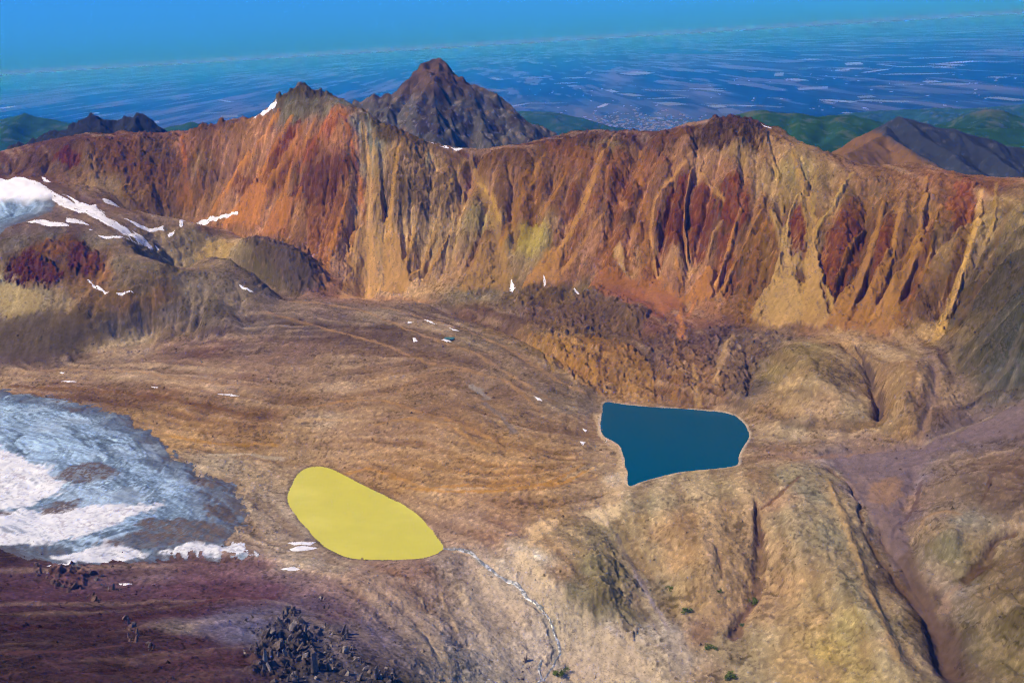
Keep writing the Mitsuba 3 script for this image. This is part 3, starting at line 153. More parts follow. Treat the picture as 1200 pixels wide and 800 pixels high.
([[-89,2852],[-34,2728],[-3,2612]],6,6,(120,112,112),0.6,-3),
([[-137,2318],[-78,2258],[-22,2202],[13,2158]],5,5,(178,140,105),0.8,2),
([[-726,3682],[-619,3642],[-510,3578],[-415,3488],[-326,3402]],8,8,(90,72,58),0.5,-2),
([[-1069,3648],[-966,3642],[-866,3652],[-774,3618],[-679,3562]],9,9,(98,80,70),0.5,-2),
([[-289,3242],[-158,3252],[-53,3172]],6,6,(98,76,58),0.5,-2),
([[-7,2972],[107,2858],[197,2822]],5,5,(112,88,66),0.5,-2),
([[-128,1938],[-108,1878],[-88,1838]],9,5,(205,180,145),0.85,-2),
([[-169,1932],[-151,1868],[-133,1802]],6,4,(195,165,130),0.6,-2),
([[-96,2008],[-46,1948],[-5,1912]],10,8,(205,185,155),0.6,0),
([[-290,1912],[-221,1858],[-169,1758],[-136,1658]],8,6,(190,165,140),0.5,2),
([[-234,1822],[-184,1762],[-157,1668]],6,4,(195,172,148),0.6,-2),
([[-209,1908],[-190,1852],[-156,1792]],5,4,(190,165,135),0.6,-2),
([[-297,1978],[-242,1918],[-190,1852]],8,10,(135,98,80),0.5,1),
([[-148,2058],[-96,2048],[-61,2008]],6,4,(205,178,145),0.7,1),
([[502,2182],[496,2118],[483,2038],[470,1982]],6,13,(85,64,58),0.85,-16),
([[470,1982],[443,1918],[407,1872],[371,1812]],12,10,(105,80,72),0.8,-10),
([[625,2262],[557,2182],[502,2142]],4,5,(120,85,62),0.8,-5),
([[386,2032],[389,1992],[381,1948]],5,6,(125,98,82),0.7,-6),
([[694,2338],[725,2248],[719,2152],[692,2058]],4,5,(88,66,58),0.8,-8),
([[692,2058],[706,1968],[720,1888],[727,1828],[732,1768],[722,1702],[698,1608]],5,12,(85,62,48),0.85,-7),
([[751,2128],[730,2038],[740,1942],[744,1862],[744,1758]],4,5,(105,80,66),0.6,-6),
([[882,2238],[830,2138],[770,2078],[744,2012]],5,5,(85,66,68),0.8,-6),
([[780,2058],[758,1972],[759,1882]],5,6,(130,112,108),0.6,-3),
([[967,1958],[927,1958],[869,1898],[825,1868]],6,12,(82,60,54),0.85,-14),
([[825,1868],[786,1848],[763,1808]],7,8,(150,125,108),0.7,-3),
([[937,2052],[991,2148],[1038,2192]],4,4,(90,68,58),0.7,-5),
([[953,2208],[997,2202]],6,5,(82,64,56),0.7,-5),
([[964,2998],[959,2878],[952,2782],[940,2708]],5,9,(85,70,66),0.9,-14),
([[940,2708],[923,2622],[892,2548]],12,8,(72,60,66),0.9,-22),
([[813,2792],[911,2812],[928,2758]],3,3,(110,88,62),0.6,-4),
([[991,2748],[1047,2718],[1098,2678]],3,3,(105,80,58),0.7,-5),
([[812,3048],[914,3058],[964,2982],[1070,3008],[1147,2892]],4,4,(150,118,85),0.6,-2),
([[681,2258],[662,2102],[654,1992],[643,1852],[630,1722],[619,1608]],7,9,(178,145,98),0.55,7),
([[797,2032],[827,2068],[866,2058],[886,2022]],4,4,(158,125,92),0.6,4),
([[215,2028],[231,1952],[255,1892],[263,1838]],5,6,(165,150,150),0.7,-3),
([[192,2128],[216,2038],[239,1952]],4,5,(120,105,100),0.6,-5),
([[220,2828],[210,2638],[250,2512],[239,2328],[193,2222],[142,2172]],6,14,(205,175,135),0.8,1),
([[625,2372],[723,2402],[792,2398],[856,2382]],4,6,(165,125,92),0.5,1),
([[900,2392],[967,2412],[1038,2442],[1119,2468],[1193,2478]],3,4,(165,145,120),0.6,1),
([[1043,2508],[1144,2552],[1228,2512]],3,4,(80,68,66),0.6,-4),
([[1354,2902],[1237,2782],[1176,2738],[1097,2648]],6,8,(78,66,58),0.6,-9),
([[1281,2648],[1224,2652],[1170,2618]],6,6,(78,70,66),0.5,-7),
([[1230,2872],[1164,2762],[1090,2618]],6,6,(130,108,90),0.5,3),
([[-635,1768],[-603,1812],[-568,1858],[-514,1862],[-460,1868]],10,8,(85,42,50),0.6,0),
([[-851,1598],[-801,1608],[-751,1618],[-719,1652],[-685,1688],[-649,1722]],12,10,(66,30,40),0.6,0),
([[-781,1452],[-742,1462],[-703,1472],[-667,1508],[-630,1548]],10,8,(102,66,70),0.5,0),
([[-507,1862],[-419,1818],[-332,1752],[-262,1662]],5,6,(140,122,122),0.5,0),
([[-350,1682],[-309,1598],[-272,1528]],5,6,(135,120,125),0.6,0),
([[-668,1362],[-632,1388],[-594,1412]],8,8,(62,30,38),0.5,0),
([[-456,1772],[-526,1752],[-562,1672]],8,10,(125,112,120),0.5,0),
]
# bare rock: outline, colour, strength, roughness, soft edge
ROCK = [
([[701,3312],[753,3502],[813,3622],[859,3648],[887,3578],[881,3462],[828,3368],[758,3262]],(118,82,50),0.75,6,8),
([[973,3388],[973,3302],[970,3148],[969,3078],[1020,3082],[1047,3252],[1039,3358],[1007,3432]],(108,66,38),0.7,5,8),
([[1016,3108],[1076,3198],[1149,3282],[1130,3192],[1073,3092],[1026,3062]],(108,68,40),0.65,5,7),
([[1093,3062],[1159,3158],[1222,3228],[1179,3102],[1118,3008]],(112,72,44),0.65,5,7),
([[500,3612],[495,3728],[498,3862],[499,3982],[459,3882],[452,3722],[448,3618]],(120,74,46),0.5,4,6),
([[-993,4502],[-875,4488],[-800,4428],[-876,4388],[-988,4372],[-1049,4442]],(118,62,44),0.6,6,9),
([[-784,4302],[-677,4268],[-591,4232],[-625,4122],[-688,3962],[-762,4188]],(120,66,46),0.6,6,9),
([[-396,4062],[-361,4138],[-331,4048],[-365,3988]],(130,90,58),0.5,4,8),
([[28,4042],[74,4128],[119,4162],[162,4092],[86,3962],[21,3948]],(112,70,44),0.55,5,9),
([[176,3912],[249,3948],[299,3892],[223,3822],[135,3808]],(120,70,44),0.55,5,9),
([[319,3808],[364,3868],[428,3822],[448,3698],[378,3682],[310,3732]],(124,72,44),0.55,5,9),
([[675,3508],[721,3568],[767,3568],[740,3498],[700,3438]],(112,62,40),0.6,5,9),
([[824,3648],[883,3752],[907,3692],[863,3592],[814,3552]],(132,88,52),0.5,5,9),
([[978,3398],[1066,3518],[1143,3572],[1174,3512],[1125,3408],[1037,3308],[975,3228],[960,3292]],(104,56,34),0.6,7,9),
([[1089,3222],[1186,3398],[1255,3478],[1203,3338],[1126,3218],[1057,3138]],(104,58,36),0.6,7,9),
([[1165,3132],[1249,3278],[1316,3422],[1327,3338],[1257,3198],[1165,3062]],(112,66,40),0.6,6,9),
([[1261,3088],[1333,3202],[1439,3348],[1408,3238],[1315,3122],[1249,3042]],(112,72,44),0.55,6,9),
([[-153,3972],[-114,4042],[-53,4038],[-43,3932],[-94,3882],[-146,3912]],(125,85,54),0.55,5,9),
([[-1590,4602],[-1580,4718],[-1433,4708],[-1350,4628],[-1414,4572],[-1500,4512]],(104,66,44),0.5,6,12),
([[-1269,4642],[-1247,4728],[-1174,4702],[-1177,4608],[-1232,4568]],(104,62,46),0.5,6,10),
([[10,3788],[131,3758],[357,3628],[445,3432],[398,3292],[276,3402],[161,3342],[83,3428]],(100,76,56),0.55,8,14),
([[69,3428],[163,3368],[271,3352],[365,3242],[414,3042],[393,2862],[318,2868],[259,2932],[188,3008],[122,3142]],(145,104,50),0.5,8,12),
([[461,3268],[518,3212],[580,2998],[563,2798],[450,2812],[394,2872]],(112,80,54),0.5,8,12),
([[640,3172],[776,3152],[652,2888],[603,2768],[563,2798]],(98,78,66),0.5,7,12),
([[-1817,4910],[-1625,4900],[-1418,4830],[-1282,4812],[-1281,4675],[-1466,4680],[-1688,4710]],(98,58,42),0.5,6,16),
([[176,4272],[359,4128],[541,4052],[614,3928],[463,3952],[227,4098]],(125,72,48),0.45,5,18),
([[1169,3658],[1412,3552],[1485,3428],[1370,3302],[1206,3428],[1138,3512]],(120,82,52),0.45,5,18),
([[-901,4625],[-842,4608],[-786,4592],[-678,4535],[-621,4530],[-721,4515],[-819,4560]],(72,60,54),0.8,7,8),
([[-857,4558],[-728,4508],[-745,4498],[-845,4538]],(85,72,60),0.6,5,6),
([[-961,4508],[-856,4498],[-799,4488],[-770,4458],[-856,4458],[-933,4478]],(98,38,34),0.8,5,8),
([[-820,4378],[-764,4378],[-622,4342],[-571,4302],[-584,4258],[-677,4272],[-765,4292],[-831,4348]],(98,52,48),0.75,7,14),
([[-698,4428],[-638,4432],[-614,4382],[-673,4388]],(120,52,35),0.6,4,8),
([[-1113,4528],[-1082,4552],[-1012,4492],[-1000,4458],[-1051,4472]],(105,52,42),0.6,5,8),
([[-807,4442],[-719,4412],[-699,4372],[-793,4388]],(110,55,45),0.6,5,10),
([[-508,4198],[-489,4252],[-404,4298],[-321,4318],[-273,4282],[-192,4222],[-177,4162],[-261,4152],[-392,4162],[-458,4178]],(92,72,66),0.75,7,22),
([[-147,4108],[-97,4132],[-34,4082],[-11,4028],[-101,4042]],(140,120,88),0.6,5,14),
([[-1549,4740],[-1582,4910],[-1427,4868],[-1386,4820],[-1393,4730],[-1464,4715]],(88,64,54),0.7,7,10),
([[-1410,4702],[-1366,4698],[-1369,4658],[-1397,4658]],(90,60,48),0.6,5,8),
([[-1949,4842],[-1885,4882],[-1795,4808],[-1802,4752],[-1898,4802]],(92,35,26),0.8,5,8),
([[-1277,4808],[-1173,4788],[-1149,4715],[-1251,4750]],(88,56,50),0.7,6,8),
([[-1800,4642],[-1749,4668],[-1693,4538],[-1724,4478]],(100,78,48),0.5,4,8),
([[-521,4448],[-389,4408],[-289,4372],[-305,4328],[-420,4342],[-486,4372]],(92,70,56),0.6,4,12),
([[225,4255],[342,4272],[536,4195],[511,4110],[364,4165],[252,4190]],(84,56,50),0.75,7,10),
([[521,4088],[639,4072],[713,4048],[688,3998],[596,4002]],(98,62,52),0.7,6,10),
([[694,3995],[789,4070],[863,4022],[938,3985],[954,3925],[916,3855],[817,3880],[732,3935]],(70,48,47),0.85,8,10),
([[508,3698],[537,3802],[599,3878],[663,3862],[733,3792],[703,3688],[663,3632],[593,3678]],(105,50,42),0.75,7,14),
([[723,3688],[777,3802],[834,3752],[822,3662],[771,3638]],(112,48,36),0.7,6,14),
([[684,3592],[716,3652],[781,3648],[742,3558],[704,3552]],(110,55,42),0.65,6,10),
([[409,4012],[463,3998],[459,3882],[394,3862],[360,3928]],(112,60,45),0.6,6,12),
([[214,3968],[251,4078],[288,4012],[269,3958],[226,3938]],(112,62,44),0.6,6,12),
([[303,3928],[385,4022],[398,3982],[331,3898]],(120,66,45),0.5,5,10),
([[914,3492],[949,3598],[978,3602],[989,3558],[976,3468],[947,3422]],(102,46,36),0.8,6,10),
([[963,3342],[1011,3448],[1087,3522],[1156,3482],[1108,3368],[1014,3272],[973,3248]],(105,55,34),0.65,6,14),
([[1079,3232],[1160,3368],[1205,3382],[1157,3278],[1095,3202]],(98,48,30),0.7,6,10),
([[1145,3148],[1209,3278],[1254,3298],[1205,3208],[1148,3112]],(105,56,34),0.6,6,10),
([[1376,3372],[1469,3488],[1487,3452],[1402,3268],[1358,3258]],(120,62,38),0.7,5,12),
([[859,3552],[887,3612],[905,3568],[881,3462],[852,3452]],(110,72,50),0.6,5,10),
([[748,3492],[796,3548],[832,3558],[814,3478],[770,3408]],(118,75,48),0.6,5,10),
([[1194,3648],[1269,3618],[1257,3542],[1181,3562]],(110,88,66),0.6,5,10),
([[-1757,3788],[-1755,3852],[-1677,3882],[-1616,3828],[-1547,3788],[-1541,3752],[-1590,3728],[-1687,3752]],(80,30,30),0.85,8,10),
([[-1538,3788],[-1548,3852],[-1517,3908],[-1451,3848],[-1411,3802],[-1432,3762],[-1486,3778]],(82,32,30),0.85,8,10),
([[-1695,3892],[-1593,3908],[-1515,3898],[-1521,3862],[-1622,3848]],(105,60,36),0.6,6,10),
([[-1002,4118],[-979,4292],[-872,4258],[-779,4178],[-680,4058],[-670,3872],[-759,3898],[-824,3942],[-929,4018]],(84,66,66),0.65,8,18),
([[-791,3922],[-697,3908],[-652,3828],[-755,3862]],(86,72,80),0.6,8,10),
([[268,3612],[300,3502],[342,3498],[377,3442],[312,3432],[270,3488]],(74,56,56),0.6,7,10),
([[68,3738],[129,3738],[155,3688],[105,3578],[49,3652]],(88,64,54),0.5,7,12),
([[419,3252],[470,3328],[541,3348],[572,3298],[500,3108],[438,3032],[405,3118]],(96,72,64),0.5,6,14),
([[560,3228],[644,3322],[695,3288],[647,3208],[582,3072],[540,3022]],(92,68,66),0.6,7,12),
([[709,3252],[778,3212],[836,3138],[800,3098],[717,3118]],(100,80,70),0.5,6,10),
([[13,3828],[132,3772],[86,3768]],(90,66,60),0.5,5,8),
([[-156,3898],[-108,3898],[-48,3852],[-111,3822],[-157,3848]],(95,72,60),0.5,6,10),
([[123,3842],[140,3858],[153,3828],[135,3808]],(80,62,55),0.7,6,5),
([[1206,2988],[1240,2898],[1233,2852],[1204,2952]],(50,42,42),0.7,4,5),
([[128,2018],[168,2072],[206,2022],[205,1948],[164,1882],[133,1892],[105,1942]],(112,102,72),0.5,4,16),
([[172,1882],[200,1848],[188,1818],[163,1848]],(100,88,68),0.5,4,8),
([[-939,1998],[-901,2028],[-847,1972],[-832,1872],[-892,1922]],(78,52,56),0.5,5,10),
([[-446,1728],[-420,1782],[-368,1702],[-328,1512],[-374,1452],[-426,1462],[-452,1628]],(70,64,70),0.6,8,14),
]
# pale sand and gravel: outline, colour, strength, soft edge
SAND = [
([[-1913,3662],[-1732,3648],[-1583,3648],[-1459,3622],[-1390,3582],[-1402,3538],[-1494,3438],[-1656,3428],[-1828,3442]],(92,74,64),0.6,14),
([[718,2412],[823,2402],[943,2402],[1085,2458],[1211,2472],[1360,2422],[1294,2288],[1160,2338],[1032,2378],[929,2338],[852,2208],[802,2118],[767,1992],[726,1952],[730,2038],[734,2158],[731,2268]],(118,100,102),0.85,8),
([[732,1968],[767,1992],[767,1882],[754,1708],[723,1608],[680,1598],[726,1792]],(92,74,68),0.75,7),
([[-120,1942],[-27,2012],[13,1938],[47,1848],[47,1732],[-93,1662],[-126,1808]],(182,164,146),0.55,16),
([[-319,2022],[-225,1918],[-156,1792],[-121,1642],[-173,1592],[-246,1782],[-322,1908]],(172,150,132),0.45,12),
([[897,3512],[913,3502],[909,3398],[900,3282],[873,3202],[781,3228],[741,3302],[790,3378],[852,3442]],(168,132,88),0.9,5),
([[972,3462],[988,3452],[973,3368],[961,3258],[955,3158],[917,3138],[876,3192],[914,3308]],(166,128,84),0.9,4),
([[1123,3348],[1134,3332],[1076,3248],[1020,3162],[974,3092],[935,3148],[995,3232],[1064,3292]],(150,106,66),0.9,5),
([[1164,3298],[1175,3278],[1121,3202],[1061,3118],[1016,3052],[974,3092],[1054,3192]],(152,106,66),0.9,5),
([[1237,3258],[1247,3242],[1175,3162],[1119,3082],[1071,3012],[1019,3048],[1092,3152],[1177,3212]],(152,108,68),0.9,5),
([[-1000,4478],[-933,4412],[-978,4338],[-1142,4432],[-1069,4448]],(182,116,68),0.8,6),
([[-857,4358],[-820,4328],[-852,4238],[-971,4308],[-921,4352]],(178,112,66),0.75,6),
([[-572,4168],[-512,4158],[-476,3978],[-603,3812],[-598,4068]],(190,144,96),0.85,7),
([[-453,4138],[-394,4122],[-365,3988],[-397,3942],[-478,3972]],(180,134,86),0.8,6),
([[-59,4042],[-15,3972],[12,3812],[-111,3842],[-197,3858],[-112,3958]],(156,118,78),0.85,7),
([[173,3878],[217,3852],[163,3778],[36,3802],[107,3842]],(166,118,74),0.85,6),
([[486,3712],[519,3622],[568,3478],[500,3432],[423,3578],[450,3668]],(154,98,64),0.8,7),
([[311,3742],[434,3662],[464,3568],[396,3478],[269,3692]],(146,90,60),0.75,8),
([[669,3592],[687,3568],[659,3468],[561,3498],[621,3562]],(164,108,66),0.8,6),
([[-1347,4732],[-1296,4598],[-1268,4542],[-1367,4578],[-1349,4652]],(146,94,58),0.7,6),
([[-26,2048],[12,2028],[51,1932],[114,1872],[178,1798],[206,1718],[62,1732],[55,1848],[4,1932],[-44,2018]],(188,168,145),0.75,14),
([[-17,2038],[6,2058],[25,2012],[51,1932],[22,1958],[-10,1998]],(208,185,152),0.8,8),
([[22,2152],[54,2172],[73,2148],[46,2078],[10,2052],[4,2082]],(215,182,138),0.85,7),
([[121,2188],[202,2218],[239,2278],[218,2192],[180,2148],[150,2162]],(215,190,150),0.85,7),
([[126,1832],[193,1798],[220,1712],[116,1728]],(182,164,142),0.6,12),
([[278,1882],[288,1848],[296,1758],[265,1708],[252,1772]],(160,148,138),0.5,10),
([[774,2252],[833,2258],[828,2182],[776,2148],[753,2178]],(150,116,84),0.6,8),
([[-1768,3772],[-1665,3728],[-1583,3702],[-1597,3648],[-1668,3638],[-1733,3652]],(172,145,98),0.6,10),
([[-1198,4158],[-1081,4228],[-1038,4172],[-1049,4102],[-1161,4118]],(180,145,88),0.6,8),
([[57,3998],[116,4012],[140,3962],[131,3902],[81,3898],[40,3942]],(165,140,62),0.5,10),
]
# the way the ground has crept and run
CREEP = [[[-1082,3728],[-985,3728],[-891,3742],[-803,3788],[-701,3772],[-601,3768],[-500,3752],[-403,3672],[-310,3592],[-222,3538],[-107,3392],[-1,3282],[60,3148],[117,3038],[227,2898]],[[-1007,3628],[-920,3628],[-834,3632],[-750,3648],[-657,3602],[-563,3548],[-471,3482],[-367,3412],[-268,3348],[-184,3258],[-105,3178],[-29,3078],[42,2982],[119,2872],[192,2762]],[[-1142,3568],[-1038,3538],[-935,3508],[-836,3488],[-740,3472],[-646,3468],[-553,3462],[-417,3508]],[[-1173,3292],[-1066,3232],[-966,3182],[-869,3138],[-756,3082],[-648,3032],[-544,2998],[-442,2962],[-327,3038],[-205,3102],[-80,3028],[37,2848]],[[-1717,3318],[-1613,3292],[-1507,3262],[-1403,3232],[-1301,3202],[-1196,3148],[-1095,3092],[-995,3038],[-898,2978],[-803,2918],[-714,2868],[-639,2842],[-565,2818]],[[-597,2872],[-482,2898],[-411,2898],[-340,2898],[-264,2822],[-192,2748],[-79,2622],[25,2508],[97,2492],[169,2482]],[[-396,2742],[-328,2742],[-260,2748],[-145,2668],[-37,2538],[26,2518],[87,2498],[197,2568]],[[-932,2802],[-831,2768],[-733,2732],[-651,2712],[-571,2698],[-457,2678],[-340,2618]],[[-507,2562],[-431,2552],[-354,2538],[-285,2468],[-220,2402],[-159,2378],[-98,2348],[-39,2328],[19,2318],[90,2368],[164,2432]],[[-137,2318],[-78,2272],[-22,2238],[70,2192],[147,2228]],[[-214,2298],[-154,2232],[-96,2172],[-42,2118],[10,2072]],[[-800,2558],[-730,2528],[-663,2502],[-583,2408]],[[-639,2348],[-573,2258],[-513,2142]],[[-654,2128],[-587,2108],[-520,2082],[-451,2042],[-385,2002],[-328,1952],[-274,1912],[-227,1838],[-185,1778],[-136,1658]],[[-495,2042],[-427,1998],[-361,1952],[-311,1882],[-265,1828],[-229,1762],[-195,1708],[-160,1602]],[[-130,2022],[-79,1922],[-56,1858],[-34,1798]],[[-1026,1838],[-982,1848],[-938,1858],[-895,1872],[-851,1888],[-805,1898],[-760,1912],[-713,1928],[-663,1938],[-612,1948],[-561,1958],[-499,1938],[-437,1912],[-366,1828],[-304,1762],[-256,1668],[-213,1588]],[[-886,1562],[-852,1578],[-814,1588],[-777,1602],[-740,1618],[-702,1632],[-662,1662],[-620,1692],[-577,1722],[-536,1752],[-492,1778],[-446,1798]],[[-768,1332],[-742,1352],[-717,1378],[-691,1402],[-664,1428],[-635,1452],[-605,1478],[-573,1508],[-540,1538],[-503,1562]],[[43,2028],[73,1962],[102,1912],[145,1858],[186,1798]],[[275,2208],[273,2068],[280,1998],[285,1928]],[[382,2178],[382,2038],[374,1972],[366,1912]],[[463,2172],[450,2092],[438,2018],[407,1952],[378,1892]],[[593,2212],[568,2082],[548,1978],[538,1878],[528,1788],[516,1718],[503,1648]],[[681,2258],[672,2108],[673,1998],[670,1918],[665,1838],[658,1758],[652,1678],[640,1588]],[[878,2332],[817,2188],[764,2062],[758,1948],[758,1858],[749,1792],[738,1722],[722,1648]],[[1258,2448],[1191,2458],[1118,2458],[1038,2442],[947,2412],[856,2382],[780,2392],[700,2392]],[[1029,2112],[983,2212],[896,2178],[815,2058],[812,1918]],[[962,1928],[913,1908],[865,1888],[798,1838]],[[863,1742],[791,1678],[730,1598]],[[712,3152],[766,2872],[849,2758],[889,2672]],[[642,2648],[704,2552],[800,2522]],[[1035,2778],[1028,2608],[951,2452]],[[162,2188],[221,2078],[245,1992],[266,1908]],[[-1366,3568],[-1269,3638],[-1187,3662],[-1104,3682]],[[-1731,3858],[-1625,3692],[-1580,3588],[-1539,3492]]]
SHORE_BLUE = np.array([[245,2913],[284,2883],[361,2839],[450,2808],[535,2771],[570,2744],[581,2701],[584,2641],[581,2591],[566,2544],[543,2495],[524,2447],[514,2399],[494,2381],[437,2374],[377,2373],[346,2362],[304,2343],[272,2323],[243,2297],[245,2342],[253,2393],[249,2431],[255,2468],[254,2543],[246,2587],[220,2628],[214,2680],[223,2759],[234,2826]], float)
SHORE_YELLOW = np.array([[-531,2579],[-545,2559],[-552,2516],[-551,2462],[-552,2410],[-539,2359],[-516,2308],[-487,2240],[-458,2188],[-431,2134],[-399,2097],[-368,2066],[-340,2050],[-295,2041],[-251,2039],[-208,2037],[-182,2049],[-171,2067],[-166,2082],[-179,2120],[-192,2163],[-209,2196],[-222,2233],[-242,2268],[-279,2330],[-319,2375],[-364,2428],[-413,2494],[-448,2538],[-476,2571],[-507,2587]], float)
SHORE_POND = np.array([[-215,3312],[-200,3342],[-187,3348],[-178,3318],[-185,3292]], float)
SHORE_TARN = np.array([[-1038,4362],[-1016,4358],[-994,4348],[-1014,4342]], float)
STREAM = [[[-169.9,2077.5],[-151.9,2067.5],[-130.9,2067.5],[-109.7,2057.5],[-90.3,2027.5],[-75.0,2012.5],[-61.6,1987.5],[-41.7,1972.5],[-22.0,1952.5],[-9.4,1937.5],[-0.2,1917.5],[18.5,1897.5],[33.5,1877.5],[42.0,1862.5],[46.7,1837.5],[53.1,1817.5],[54.9,1797.5],[42.3,1777.5],[28.6,1752.5],[15.2,1727.5],[-7.3,1682.5]],[[-148.6,2072.5],[-121.8,2057.5],[-102.5,2042.5],[-85.4,2017.5],[-64.8,1997.5]],[[-51.6,1977.5],[-28.3,1967.5],[-10.7,1942.5],[-3.3,1922.5],[14.1,1907.5],[30.8,1887.5]],[[21.0,1782.5],[13.7,1762.5],[13.7,1727.5]]]
ICE_GLACIER = [[-1735,3242],[-1560,3198],[-1467,3162],[-1371,3112],[-1289,3062],[-1211,3018],[-1107,2922],[-1069,2878],[-987,2798],[-936,2738],[-889,2652],[-836,2578],[-785,2518],[-737,2472],[-695,2448],[-706,2408],[-676,2382],[-649,2332],[-627,2282],[-622,2242],[-639,2218],[-614,2158],[-579,2128],[-554,2078],[-577,2062],[-609,2088],[-638,2062],[-689,2092],[-737,2078],[-794,2062],[-852,2032],[-893,2008],[-954,2032],[-1010,2048],[-1081,2092],[-1202,2128]]
ICE_HANGING = [[-2386,4798],[-2149,4762],[-2074,4742],[-2011,4692],[-1906,4582],[-1822,4468],[-1771,4378],[-1752,4268],[-1776,4222],[-1818,4178],[-1822,4048],[-1836,3988],[-2040,4018]]
WHITE_ICE = [[[-1464,2682],[-1313,2638],[-1233,2572],[-1167,2512],[-1121,2472],[-1103,2438],[-1039,2388],[-1050,2338],[-1092,2298],[-1151,2258],[-1260,2252]],[[-1251,2232],[-1143,2238],[-1039,2258],[-958,2292],[-866,2302],[-814,2302],[-816,2258],[-862,2228],[-900,2172],[-983,2108],[-1086,2102],[-1207,2138]],[[-960,2048],[-881,2118],[-771,2102],[-701,2138],[-632,2128],[-609,2152],[-571,2118],[-554,2078],[-610,2092],[-683,2102],[-765,2082],[-855,2042]],[[-893,2268],[-863,2292],[-815,2308],[-808,2282],[-837,2238],[-882,2232]]]
DEBRIS = [[[-1107,2428],[-1086,2488],[-1035,2518],[-979,2502],[-951,2462],[-971,2418],[-1043,2398]],[[-1056,2262],[-1035,2298],[-982,2308],[-979,2272],[-1026,2248]],[[-890,2118],[-845,2172],[-816,2228],[-757,2248],[-680,2238],[-643,2198],[-649,2148],[-710,2138],[-768,2122],[-857,2098]],[[-794,2472],[-747,2472],[-719,2448],[-744,2418],[-786,2442]],[[-1292,3002],[-1216,2962],[-1245,2942]],[[-1253,2238],[-1147,2248],[-1115,2252],[-1122,2232],[-1237,2202]],[[-740,2328],[-680,2332],[-642,2298],[-633,2242],[-696,2262]]]
